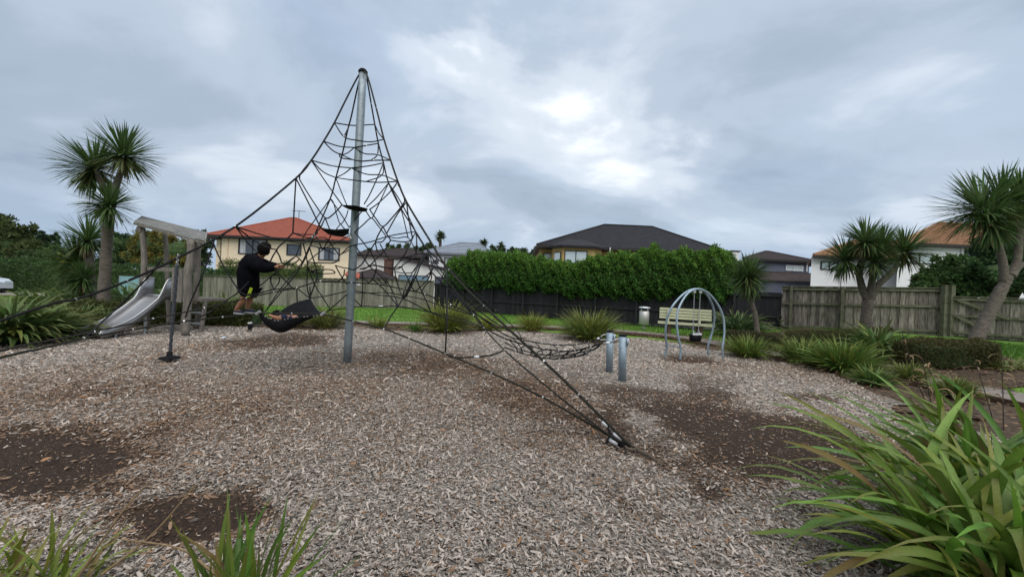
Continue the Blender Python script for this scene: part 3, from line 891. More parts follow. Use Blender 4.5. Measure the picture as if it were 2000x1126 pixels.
# yellow house with dark roof
Y = 32.0
h = thing('dark_roof_house', (wx(1230, 550, Y), Y, 0), 'yellow weatherboard house with wide dark shingle hip roof above the hedge', 'house')
x0, x1 = wx(1056, 500, Y + 1.5), wx(1408, 500, Y)
ze = wz(1230, 487, Y)
mb = MB(); mb.box(((x0 + x1) / 2, Y + 5.5, ze / 2), (x1 - x0, 8, ze)); mb.build('wall', 'yellow_board', h)
boards(h, x0, x1, 3.2, ze - .05, Y + 1.5, 'yellow_board', .2)
hip_roof(h, 'dark_shingle', x0 - .5, x1 + .7, Y - .2, Y + 11, ze + .05, wz(1230, 443, Y + 5.5) + .1, wx(1180, 450, Y + 5.5), wx(1274, 450, Y + 5.5), 24, lift=.018, ry=Y + 5.5)
bx0, bx1 = wx(1082, 500, Y - .8), wx(1180, 500, Y - .8)
mb = MB()
zb = ze - .16
foot = [(bx0, Y + 1.4), (bx0, Y + .1), (bx0 + .75, Y - .8), (bx1 - .9, Y - .8), (bx1, Y + .1), (bx1, Y + 1.4)]
mb.slab([(x, y, zb) for x, y in foot], zb); mb.build('bay', 'yellow_board', h)
mb = MB()
ef = [(bx0 - .45, Y + 1.4), (bx0 - .4, Y - .1), (bx0 + .6, Y - 1.25), (bx1 - .7, Y - 1.25), (bx1 + .45, Y - .1), (bx1 + .5, Y + 1.4)]
top = ((bx0 + bx1) / 2, Y + 3.4, ze + 1.55)
vv = [(x, y, zb + .17) for x, y in ef] + [top]
mb.add(vv, [(i, i + 1, 6) for i in range(5)])
mb.add([(x, y, zb + .17) for x, y in ef] + [(x, y, zb) for x, y in ef], [(i, i + 1, i + 7, i + 6) for i in range(5)] + [(6, 7, 8, 9, 10, 11)])
mb.build('bay_roof', 'dark_shingle', h)
win_px(h, 1103, 490, 1146, 516, Y - .8, mull=1, pane='glass_bright')
win_px(h, 1062, 495, 1079, 508, Y + 1.5, mull=0, pane='glass_bright')
for px_, dx in ((1089, .35), (1164, .45)):
    q = at(px_, 504, Y - .38)
    ang = R(-50) if px_ < 1100 else R(45)
    fr = MB(); M = Matrix.Rotation(ang, 3, 'Z'); fr.box((q[0], q[1], q[2]), (.78, .12, 1.05), M); o = fr.build('window', 'dark_frame', h)
    nn = np.array(M) @ np.array((0, -1, 0))
    fr = MB(); fr.box(np.array(q) + nn * .06, (.64, .02, .9), M); fr.build('pane', 'glass_bright', o)
mb = MB(); mb.tube([(wx(1190, 490, Y), Y - .3, 4.2), (wx(1190, 483, Y), Y - .3, wz(1190, 484, Y))], .05, 6); mb.build('vent_pipe', 'white_paint', h)
mb = MB(); q = at(1433, 493, Y + 4); mb.box(q + (0, 0, -.75), (.7, .6, 1.6)); mb.build('chimney', 'white_render', h)
mb = MB(); mb.box(q + (0, 0, .11), (.9, .75, .12)); mb.build('chimney_cap', 'dark_frame', h)
# slate blue house
Y = 36.0
h = thing('slate_house', (wx(1530, 550, Y), Y, 0), 'slate blue two storey house with brown hip roof between hedge and white house', 'house')
x0, x1 = wx(1452, 530, Y), wx(1580, 530, Y)
ze = wz(1520, 510, Y)
mb = MB(); mb.box(((x0 + x1) / 2, Y + 4, ze / 2), (x1 - x0, 8, ze)); mb.build('wall', 'slate_wall', h)
hip_roof(h, 'brown_tile', x0 - .4, x1 + .4, Y - .5, Y + 8.5, ze + .1, wz(1497, 491, Y + 4), wx(1494, 500, Y + 4), wx(1502, 500, Y + 4), 10, b0=x0 * (Y + 8.5) / Y - .4)
win_px(h, 1535, 519, 1567, 528, Y, mull=1, pane='glass_bright', frame='white_paint')
mb = MB(); mb.slab([(x0, Y - 1.6, wz(1540, 548, Y - 1.6)), (x1 + .2, Y - 1.6, wz(1540, 548, Y - 1.6)), (x1 + .2, Y - .02, wz(1540, 531, Y)), (x0, Y - .02, wz(1540, 531, Y))], .12); mb.build('lower_roof', 'brown_tile', h)
mb = MB(); mb.box(((x0 + x1) / 2, Y - .8, wz(1540, 560, Y - 1)), (x1 - x0, 1.2, 1.2)); mb.build('lower_wall', 'slate_wall', h)
mb = MB(); mb.tube([(wx(1574, 530, Y), Y - .1, wz(1574, 530, Y)), (wx(1575, 512, Y), Y - .1, wz(1575, 513, Y))], .06, 6); mb.build('downpipe', 'white_paint', h)
# white house with orange tiles
Y = 25.0
h = thing('orange_roof_house', (wx(1740, 560, Y), Y, .4), 'white rendered house with orange clay tile roof behind the brown fence', 'house')
x0, x1 = wx(1584, 530, Y + 2), wx(1775, 530, Y + 2)
ze = wz(1640, 505, Y + 2)
xb = x0 * (Y + 8) / (Y + 2) + .3
mb = MB(); mb.slab([(x0, Y + 2, ze), (x1, Y + 2, ze), (x1 + 3, Y + 8, ze), (xb, Y + 8, ze)], ze); mb.build('wall', 'white_render', h)
hip_roof(h, 'orange_tile', x0 - .35, x1 + .5, Y + 1.4, Y + 8.6, ze + .12, wz(1720, 470, Y + 5), wx(1676, 480, Y + 5), wx(1800, 480, Y + 5), 14, lift=.05, b0=xb - .1, b1=x1 + 3.4)
win_px(h, 1603, 512, 1635, 526, Y + 2, mull=1, pane='glass_bright')
x2, x3 = wx(1752, 530, Y), wx(2010, 530, Y)
ze2 = wz(1840, 482, Y)
xc = x2 * (Y + 9) / Y + .2
mb = MB(); mb.slab([(x2, Y, ze2), (x3, Y, ze2), (x3 + 3, Y + 9, ze2), (xc, Y + 9, ze2)], ze2); mb.build('front_wall', 'white_render', h)
hip_roof(h, 'orange_tile', x2 - .4, x3 + .5, Y - .5, Y + 9.6, ze2 + .12, wz(1850, 436, Y + 4.5), wx(1835, 450, Y + 4.5), wx(1960, 450, Y + 4.5), 20, lift=.05, b0=xc - .2)
win_px(h, 1770, 496, 1820, 514, Y, mull=1, pane='glass_bright')
win_px(h, 1884, 493, 1908, 506, Y, mull=0)
for px_ in (1643, 1876):
    yy = Y + 2 if px_ < 1700 else Y
    mb = MB(); mb.tube([(wx(px_, 555, yy), yy - .06, 1.5), (wx(px_, 510, yy), yy - .06, (ze if px_ < 1700 else ze2))], .045, 6); mb.build('downpipe', 'white_paint', h)
# ------------------------------------------------------------------ vegetation
G_DARK = (0.035, 0.075, 0.020)
G_MID = (0.065, 0.125, 0.025)
G_YEL = (0.16, 0.18, 0.035)
def join(parts):
    Vs, Fs, Cs, n = [], [], [], 0
    for V, Fc, C in parts:
        Vs.append(V); Fs.append(Fc + n); Cs.append(C); n += len(V)
    return np.concatenate(Vs), np.concatenate(Fs), np.concatenate(Cs)

def cabbage_head(c, r, axis=(0, 0, 1), n=150, col=(0.075, 0.125, 0.040)):
    """sword leaves radiating from a branch tip"""
    c = np.array(c, float)
    ax = np.array(axis, float); ax /= np.linalg.norm(ax)
    d = unit(n * 2)
    d = d[(d @ ax) > -0.62][:n]
    n = len(d)
    az = np.arctan2(d[:, 1], d[:, 0])
    el = np.arcsin(np.clip(d[:, 2], -1, 1))
    L = r * rng.uniform(0.85, 1.14, n)
    up = (d @ ax)
    L *= 0.86 + 0.16 * np.abs(up)
    base = c + d * 0.05
    cc = jitter_col(col, n, 0.3, 0.1)
    old = up < -0.3
    cc[old] = cc[old] * 0.5 + np.array((0.11, 0.10, 0.045)) * 0.5
    return blades(base, az, el, L, rng.uniform(0.030, 0.046, n) * (r / 0.85) ** 0.5, rng.uniform(0.0, 0.35, n) + 0.5 * (el < 0.2) * rng.uniform(0, 1, n), cc, segs=4, fold=0.35)
def dead_skirt(c, r, n=26):
    az = rng.uniform(0, 2 * math.pi, n)
    base = np.array(c, float) + np.stack([np.cos(az) * .06, np.sin(az) * .06, rng.uniform(-.25, 0, n)], 1)
    return blades(base, az, rng.uniform(-1.2, -0.3, n), r * rng.uniform(.4, .75, n), np.full(n, .03), rng.uniform(.3, .9, n), jitter_col((0.17, 0.12, 0.07), n), segs=4)
def cabbage_tree(name, label, Y, trunk_px, branches, heads, r0, r1, leaves=150, skirt=True, gzv=0.0):
    """trunk_px: pixels base->fork; branches: lists of pixels; heads: (px,py,rpx,axis,dY)"""
    base = at(*trunk_px[0], Y); base[2] = gzv
    root = thing(name, base, label, 'tree')
    pts = [base] + [at(x, y, Y) for x, y in trunk_px[1:]]
    sp = spline(pts, 8)
    mb = MB()
    m = len(sp)
    rr = [r0 + (r1 - r0) * i / (m - 1) + (0.35 * r0 * max(0, 1 - i / 4)) + random.uniform(-.07, .07) * r0 for i in range(m)]
    mb.tube([p + np.array((random.uniform(-.01, .01), 0, 0)) for p in sp], rr, 12)
    mb.build('trunk', 'bark', root, smooth=True)
    for br in branches:
        dy = br[-1]
        q = [at(x, y, Y + dy * i / (len(br) - 2)) for i, (x, y) in enumerate(br[:-1])]
        s2 = spline(q, 6)
        b = MB(); b.tube(s2, [r1 * (0.85 - .35 * i / (len(s2) - 1)) for i in range(len(s2))], 10); b.build('branch', 'bark', root, smooth=True)
    for (px, py, rp, axis, dY) in heads:
        c = at(px, py, Y + dY)
        r = rp * (Y + dY) / F
        parts = [cabbage_head(c, r, axis, int(leaves * 1.9))]
        if skirt: parts.append(dead_skirt(c, r))
        V, Fc, C = join(parts)
        tag(obj_np('leaf_head', V, Fc, 'leaf', root, C), kind='stuff')
    return root
cabbage_tree('cabbage_tree', 'tall cabbage tree with three leaf heads left of the slide shelter', 11.0, [(202, 592), (206, 520), (212, 430), (218, 392)],
             [[(216, 395), (205, 372), (192, 345), (188, 335), 0.2], [(218, 392), (226, 365), (236, 335), (240, 315), -0.2]],
             [(240, 306, 66, (0.15, 0, 1), -0.2), (186, 330, 66, (-0.9, -0.2, 0.55), 0.2), (214, 402, 52, (0.2, -1, .1), -0.5)], 0.145, 0.115, 170)
cabbage_tree('cabbage_tree', 'bushy low cabbage tree with two leaf heads behind the tall one', 13.5, [(178, 575), (176, 520), (172, 480)], [[(176, 545), (165, 530), (152, 518), 0.4]],
             [(172, 472, 54, (0, 0, 1), 0), (150, 512, 60, (-.5, -.3, .6), .3), (163, 545, 44, (-.2, -1, .1), -.4)], 0.15, 0.11, 170)
cabbage_tree('cabbage_tree', 'small single headed cabbage tree beside the arch swing', 12.6, [(1482, 652), (1474, 612), (1462, 575), (1460, 548)], [], [(1461, 538, 47, (0, 0, 1), 0), (1462, 546, 46, (0, -1, -.1), -.05)], 0.085, 0.07, 150)
cabbage_tree('cabbage_tree', 'many headed cabbage tree standing in front of the brown fence', 13.2, [(1694, 668), (1692, 625), (1696, 585)],
             [[(1696, 590), (1684, 562), (1675, 530), (1662, 518), 0.2], [(1697, 590), (1712, 560), (1738, 535), (1755, 515), 0.1], [(1697, 588), (1702, 555), (1706, 520), -0.2], [(1676, 535), (1682, 515), (1690, 500), -.3]],
             [(1652, 508, 52, (-.7, 0, .7), .2), (1690, 474, 52, (-.1, 0, 1), -.2), (1722, 482, 46, (.1, -.2, 1), .3), (1765, 493, 56, (.6, 0, .8), .1), (1706, 512, 44, (0, -.8, .6), -.3)], 0.20, 0.15, 150, gzv=0.42)
cabbage_tree('cabbage_tree', 'large leaning cabbage tree at the right edge of the picture', 9.6, [(1890, 712), (1912, 650), (1945, 585), (1964, 550)],
             [[(1962, 552), (1958, 510), (1946, 465), (1940, 430), .1], [(1963, 552), (1985, 515), (1992, 450), (1990, 410), .3], [(1974, 540), (1990, 520), (2012, 512), .4]],
             [(1918, 412, 88, (-.45, 0, .8), .1), (1955, 400, 78, (0, .2, 1), .3), (1995, 392, 72, (.3, 0, .9), .3), (2030, 440, 70, (.7, 0, .6), .4), (1935, 440, 60, (-.1, -1, .1), -.2)], 0.155, 0.11, 120, gzv=0.24)

def clump(name, label, cx, cy, n, L, wd, el=(0.55, 1.45), droop=(0.25, 1.25), spread=0.16, col=G_MID, dead=0.12, group=None, cat='plant', z=None, segs=6, yellow=0.2):
    z = float(gz(cx, cy)) if z is None else z
    root = thing(name, (cx, cy, z), label, cat, group)
    n = int(n * 1.35)
    az = rng.uniform(0, 2 * math.pi, n)
    rad = spread * np.sqrt(rng.uniform(0, 1, n))
    base = np.stack([cx + rad * np.cos(az), cy + rad * np.sin(az), np.full(n, z - 0.01)], 1)
    e = rng.uniform(*el, n) + .12
    e -= 0.3 * (rad / spread)
    az2 = az + rng.normal(0, 0.5, n)
    C = jitter_col(np.array(col) * (1.65 if name.startswith('strap') else 1.4), n, 0.35, 0.12)
    yl = rng.uniform(0, 1, n) < yellow
    C[yl] = C[yl] * 0.4 + np.array((0.27, 0.25, 0.04)) * 0.6
    ln = L * rng.uniform(0.65, 1.12, n)
    V, Fc, C2 = blades(base, az2, e, ln, wd * rng.uniform(.7, 1.2, n), rng.uniform(*droop, n), C, segs=segs, tipcol=np.array((0.20, 0.16, 0.05)) * .5 + np.array(col) * .5, twist=rng.normal(0, .5, n))
    V[:, 2] = np.maximum(V[:, 2], gz(V[:, 0], V[:, 1]) + 0.012)
    tag(obj_np('leaves', V, Fc, 'leaf', root, C2), kind='stuff')
    m = int(n * dead)
    if m:
        az = rng.uniform(0, 2 * math.pi, m)
        base = np.stack([cx + spread * np.cos(az), cy + spread * np.sin(az), np.full(m, z + .02)], 1)
        V, Fc, C2 = blades(base, az, rng.uniform(-.1, .5, m), L * rng.uniform(.4, .8, m), np.full(m, wd * .7), rng.uniform(.6, 1.2, m), jitter_col((0.24, 0.16, 0.09), m), segs=5)
        V[:, 2] = np.maximum(V[:, 2], gz(V[:, 0], V[:, 1]) + 0.012)
        tag(obj_np('dead_leaves', V, Fc, 'leaf', root, C2), kind='stuff')
    return root
def clump_px(name, label, px, py, wpx, hpx, n, wd=0.022, **k):
    """ground pixel of the base, width and height in pixels"""
    z = k.pop('zz', 0.0)
    q = onground(px, py, z)
    s = q[1] / F
    L = (0.41 if name.startswith('strap') else .42) * (hpx * s * 1.15 + wpx * s * .62)
    return clump(name, label, q[0], q[1], n, L, wd, spread=max(.08, wpx * s * .13), z=z, **k)
GC = 'strap leaved clumps edging the bark'
SP = dict(group=GC)
clump_px('strap_leaf_clump', 'small yellow green clump just right of the steel pole base', 738, 641, 58, 34, 130, **SP, col=(0.10, 0.13, .025))
clump_px('strap_leaf_clump', 'big arching clump with pale lower leaves seen through the net', 872, 648, 150, 72, 420, wd=.035, **SP, col=(0.095, 0.125, .030), yellow=.35)
clump_px('strap_leaf_clump', 'low bright green clump left of the big arching clump', 812, 648, 44, 28, 110, **SP, col=(0.06, .14, .03))
clump_px('strap_leaf_clump', 'yellowish clump behind the net bridge near end', 948, 644, 70, 44, 190, **SP, col=(0.12, 0.14, .03), yellow=.35)
clump_px('strap_leaf_clump', 'rounded yellow green clump between the net bridge and the lawn', 1038, 646, 92, 46, 300, **SP, col=(0.115, 0.14, .028), yellow=.3)
clump_px('strap_leaf_clump', 'large wide clump directly behind the two galvanised posts', 1150, 664, 140, 76, 520, wd=.030, **SP, col=(0.085, 0.125, .030), yellow=.25)
clump_px('strap_leaf_clump', 'bright clump right beside the arch swing leg', 1460, 698, 96, 62, 320, wd=.026, **SP, col=(0.085, 0.14, .028))
clump_px('strap_leaf_clump', 'clump with dry base, second right of the arch swing', 1568, 710, 110, 72, 340, wd=.028, **SP, col=(0.075, 0.13, .030), dead=.25)
clump_px('strap_leaf_clump', 'tallest green clump at the right mulch edge below the fence', 1645, 728, 140, 96, 440, wd=.032, **SP, col=(0.07, 0.14, .028), dead=.2)
clump_px('strap_leaf_clump', 'small dark clump in front of the tallest edge clump', 1706, 752, 84, 50, 240, wd=.024, **SP, col=(0.055, 0.12, .030))
clump_px('strap_leaf_clump', 'low clump beside the path behind the foreground flax', 1866, 772, 90, 46, 240, wd=.024, **SP, col=(0.08, 0.12, .030), dead=.3)
clump_px('strap_leaf_clump', 'dull clump with dry base below and right of the hammock', 636, 642, 112, 58, 300, wd=.026, **SP, col=(0.075, 0.095, .032), yellow=.3, dead=.25)
clump_px('strap_leaf_clump', 'straw coloured clump behind the black hammock', 575, 640, 90, 50, 200, wd=.026, **SP, col=(0.10, 0.10, .035), yellow=.4, dead=.2)
# broad leaved flax
fl = dict(cat='flax', el=(.6, 1.5), droop=(.7, 2.1), dead=.04, yellow=.06)
clump_px('flax_plant', 'broad leaved flax in front of the many headed cabbage tree', 1712, 694, 150, 88, 150, wd=.065, zz=.12, col=(.07, .13, .035), **fl)
clump_px('flax_plant', 'dark broad leaved flax under the small cabbage tree', 1440, 655, 110, 78, 170, wd=.075, col=(.055, .10, .042), **fl)
clump_px('flax_plant', 'spreading flax right of the small cabbage tree trunk', 1510, 652, 90, 66, 130, wd=.07, col=(.06, .105, .045), **fl)
clump_px('flax_plant', 'big drooping flax at the left picture edge', 18, 672, 190, 150, 330, wd=.075, col=(.055, .105, .032), **fl)
clump_px('flax_plant', 'shaggy darker flax right of the left edge flax', 108, 660, 130, 112, 280, wd=.04, col=(.06, .08, .028), cat='flax', el=(.4, 1.3), droop=(.6, 1.8), dead=.2, yellow=.25)
clump_px('flax_plant', 'pale flax right of and below the white car', 84, 606, 130, 46, 210, wd=.085, col=(.075, .14, .04), **fl)
clump_px('flax_plant', 'flax growing beside the thick cabbage tree trunk', 255, 600, 120, 60, 180, wd=.08, col=(.055, .12, .04), **fl)
clump_px('flax_plant', 'grey green flax behind the slide top', 318, 610, 130, 76, 170, wd=.085, col=(.075, .12, .062), **fl)
clump_px('flax_plant', 'flax with upright silvery leaves right of the shelter', 402, 622, 64, 72, 90, wd=.085, col=(.085, .135, .075), **fl)
clump_px('flax_plant', 'arching yellow green flax against the grey fence', 438, 612, 100, 58, 150, wd=.07, col=(.09, .14, .045), **fl)
clump_px('flax_plant', 'dark flax below the slide chute', 205, 640, 110, 62, 220, wd=.035, col=(.04, .085, .028), **fl)

clump_px('flax_plant', 'green flax between the left edge flax and the slide foot', 150, 645, 110, 90, 220, wd=.05, col=(.055, .10, .03), **fl)
clump_px('flax_plant', 'light green flax left of the thick cabbage tree trunk', 150, 612, 120, 84, 200, wd=.075, col=(.075, .13, .04), **fl)
clump_px('strap_leaf_clump', 'dry tipped clump between the clipped hedge and the path at right', 1775, 742, 80, 46, 220, wd=.024, **SP, col=(0.085, 0.12, .03), dead=.25)
clump_px('strap_leaf_clump', 'clump at the right picture edge just before the lawn', 1965, 738, 100, 52, 240, wd=.026, **SP, col=(0.075, 0.11, .03), dead=.25)
clump_px('strap_leaf_clump', 'small tuft between path and clipped hedge, below the leaning trunk', 1890, 728, 60, 40, 150, wd=.022, **SP, col=(0.09, 0.12, .03), dead=.3)
clump_px('strap_leaf_clump', 'yellow tuft in front of the grey fence, left of the hammock', 470, 628, 90, 46, 200, wd=.03, **SP, col=(0.085, 0.11, .03), yellow=.35)

# foreground flax: each leaf its own piece
def big_flax(name, label, c, n, L, wd, el, droop, azr, spread, col, cat='flax', dead=.05, yellow=.12, azc=0.0, segs=9):
    root = thing(name, c, label, cat)
    for i in range(n):
        az = azc + random.uniform(-azr, azr)
        rd = spread * math.sqrt(random.random())
        ba = random.uniform(0, 2 * math.pi)
        base = np.array([[c[0] + rd * math.cos(ba), c[1] + rd * math.sin(ba), c[2] - .01]])
        cc = jitter_col(col, 1, .3, .12)
        tip = np.array((0.20, 0.17, 0.03)) if random.random() < .45 else cc[0] * 1.15
        rn = random.random()
        if rn < yellow: cc = cc * .45 + np.array((0.25, 0.24, 0.025)) * .55
        elif rn < yellow + dead: cc = np.array([[0.24, 0.15, 0.07]])
        V, Fc, C = blades(base, np.array([az]), np.array([random.uniform(*el)]), np.array([L * random.uniform(.6, 1.12)]), np.array([wd * random.uniform(.65, 1.2)]),
                          np.array([random.uniform(*droop)]), cc, segs=segs, fold=.3, tipcol=tip, twist=np.array([random.gauss(0, .7)]))
        V[:, 2] = np.maximum(V[:, 2], .015)
        obj_np('leaf', V, Fc, 'leaf_gloss', root, C, smooth=False)
    return root
big_flax('foreground_flax', 'large glossy strap leaved flax filling the lower right corner', (2.72, 2.02, 0), 290, 1.28, .050, (.35, 1.45), (.8, 2.1), math.pi, .36, (.15, .255, .04), yellow=.17, dead=.09)
big_flax('foreground_flax', 'second glossy flax rising behind the corner flax at right edge', (3.75, 2.85, 0), 160, 1.3, .052, (.5, 1.5), (.6, 1.7), math.pi, .3, (.12, .23, .04), yellow=.14)
big_flax('foreground_tuft', 'spiky upright green tuft at the bottom edge left of centre', (-1.16, 1.66, 0), 80, .54, .024, (.75, 1.5), (.05, .6), math.pi, .16, (.09, .18, .025), cat='tuft', yellow=.22, dead=.2)
big_flax('foreground_tuft', 'bushy yellow green tuft in the bottom left corner', (-2.28, 1.66, 0), 130, .40, .020, (.6, 1.5), (.1, .9), math.pi, .30, (.17, .23, .035), cat='tuft', yellow=.35, dead=.18)
# dry flower stalks
def stalks(name, label, pts_px, mats, cat='stalks', curls=0):
    base = at(*pts_px[0][0])
    root = thing(name, (base[0], base[1], 0), label, cat)
    for pl in pts_px:
        P = spline([at(*q) for q in pl], 6)
        mb = MB(); mb.tube(P, [.006 * (1 - .6 * i / len(P)) for i in range(len(P))], 5); mb.build('stalk', mats, root)
        if curls:
            for k in range(curls):
                q = P[int(len(P) * random.uniform(.45, .99)) - 1]
                V, Fc, C = blades(np.array([q]), np.array([random.uniform(0, 6.3)]), np.array([random.uniform(0, 1.0)]), np.array([random.uniform(.08, .2)]), np.array([.014]), np.array([random.uniform(1.5, 3.5)]), jitter_col((.36, .24, .14), 1), segs=7, twist=np.array([2.0]))
                obj_np('curled_bract', V, Fc, 'leaf', root, C)
    return root
stalks('dry_flax_stalk', 'dry brown flax flower stalks with curled bracts beside the path', [[(1838, 860, 3.9), (1815, 770, 3.9), (1800, 690, 3.9)], [(1842, 860, 3.9), (1832, 760, 3.9), (1788, 680, 3.95)], [(1840, 860, 3.9), (1790, 740, 3.9), (1762, 650, 3.95)]], 'dark_stalk', curls=9)
stalks('dry_flax_stalk', 'dry flax stalks rising at the right edge before the lawn', [[(1945, 840, 4.3), (1925, 770, 4.3), (1900, 690, 4.3)], [(1960, 840, 4.3), (1958, 740, 4.3), (1955, 672, 4.3)]], 'dark_stalk', curls=9)
stalks('dry_grass_stem', 'pale dry grass stems crossing the dark patch at lower left', [[(200, 1120, 1.75), (300, 1040, 1.8), (382, 945, 1.85)], [(150, 1130, 1.75), (230, 1010, 1.8), (290, 940, 1.85)], [(420, 1120, 1.7), (350, 1070, 1.75), (235, 1052, 1.8)]], 'dry_stalk')
stalks('dry_flower_stalk', 'thin dark flower stalks above the large clump behind the posts', [[(1150, 640, 13.1), (1142, 600, 13.1), (1128, 577, 13.1)], [(1155, 640, 13.1), (1150, 605, 13.1), (1145, 583, 13.1)], [(1110, 640, 13.1), (1102, 605, 13.1), (1096, 592, 13.1)]], 'dark_stalk')

# hedges --------------------------------------------------------------
def ell_core(name, pts, rad, m, parent):
    mb = MB(); mb.tube(pts, rad, 12); return mb.build(name, m, parent, smooth=True)
def tall_hedge():
    P0, P1 = np.array(BF0), np.array(BF1)
    d = (P1 - P0); Ln = np.linalg.norm(d); d /= Ln
    nr = np.array((d[1], -d[0])); nr = nr if nr @ -(P0 + P1) > 0 else -nr
    prof = [(880, 545), (888, 515), (900, 503), (930, 491), (960, 489), (990, 490), (1050, 497), (1100, 508), (1116, 514), (1128, 505), (1180, 496), (1230, 488), (1262, 484), (1285, 480), (1310, 490), (1335, 483), (1400, 485), (1425, 490), (1446, 505)]
    ts, tops = [], []
    for px, py in prof:
        r_ = ray(px, 545)
        # intersect the camera ray with the hedge centre line
        A = np.array([[r_[0], -d[0]], [1.0, -d[1]]])
        t = np.linalg.solve(A, P0 - nr * .9)
        ts.append(t[1]); tops.append(wz(px, py, t[0]) - .32)
    root = thing('tall_hedge', (*(P0 + d * Ln * .5 - nr * .9), 0), 'tall dense bright green hedge growing over the black fence', 'hedge')
    n = 78000
    s = rng.uniform(ts[0], ts[-1], n)
    top = np.interp(s, ts, tops) + .07 * np.sin(s * 9) + .10 * np.sin(s * 4.1 + 1) + .06 * np.sin(s * 2.3) + rng.normal(0, .03, n) + .1
    low = 1.52 + .10 * np.sin(s * 1.7) + .10 * np.sin(s * 5.0) - .22 * np.exp(-((s - 11.5) / 2.5) ** 2)
    cz, hh = (top + low) / 2, (top - low) / 2
    th = rng.uniform(-.5 * math.pi, 1.25 * math.pi, n)
    ez = np.sign(np.sin(th)) * np.abs(np.sin(th)) ** .7
    en = np.sign(np.cos(th)) * np.abs(np.cos(th)) ** .6
    # lumps: shoots bulge out, hollows between
    lump = .5 * np.sin(s * 5.5 + 2.2 * np.sin(th * 3)) * np.sin(th * 5 + s * 2.3) + .5 * np.sin(s * 11 + th * 7)
    half = 1.15 + .30 * lump
    dep = rng.uniform(0, 1, n) ** 2 * .35
    tend = np.minimum(1, np.minimum(s - ts[0], ts[-1] - s) / .9).clip(0.15, 1) ** .5
    off = en * (half * tend - dep)
    z = cz + ez * (hh + .16 * lump - dep)
    xy = (P0 - nr * .55)[None] + d[None] * s[:, None] + nr[None] * off[:, None]
    P = np.stack([xy[:, 0], xy[:, 1], z], 1)
    Nn = np.stack([nr[0] * en, nr[1] * en, ez], 1)
    D = Nn * .4 + unit(n) * .9 + np.array((0, 0, .2))
    C = jitter_col((0.060, 0.140, 0.026), n, .45, .15)
    yellower = rng.uniform(0, 1, n) < .5 * np.clip((ez + .2), 0, 1)  # brighter yellow-green leaves, more frequent towards the top
    C[yellower] = C[yellower] * .4 + np.array((.17, .29, .035)) * .6
    V, Fc, C2 = leafquads(P, D, unit(n) + Nn, rng.uniform(.10, .19, n), rng.uniform(.05, .085, n), C)
    tag(obj_np('foliage', V, Fc, 'leaf_far', root, C2), kind='stuff')
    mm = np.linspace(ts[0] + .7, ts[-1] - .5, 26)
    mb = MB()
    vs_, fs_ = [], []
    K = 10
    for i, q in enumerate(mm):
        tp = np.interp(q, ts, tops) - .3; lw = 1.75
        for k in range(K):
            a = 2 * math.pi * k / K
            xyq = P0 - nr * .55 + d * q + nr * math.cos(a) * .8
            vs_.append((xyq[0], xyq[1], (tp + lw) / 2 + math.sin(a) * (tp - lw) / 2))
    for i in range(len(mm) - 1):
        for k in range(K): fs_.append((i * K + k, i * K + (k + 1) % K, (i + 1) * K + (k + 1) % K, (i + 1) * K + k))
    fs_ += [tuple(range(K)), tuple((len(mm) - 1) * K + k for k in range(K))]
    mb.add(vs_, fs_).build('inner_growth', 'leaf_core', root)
    for q in np.linspace(1.5, ts[-1] - 1, 9):
        b = MB(); p = P0 - nr * .75 + d * q
        b.tube([(p[0], p[1], 0), (p[0] + .1, p[1], 1.2), (p[0] - .1, p[1], 2.4)], [.09, .07, .04], 7); b.build('trunk', 'bark_dark', root)
tall_hedge()
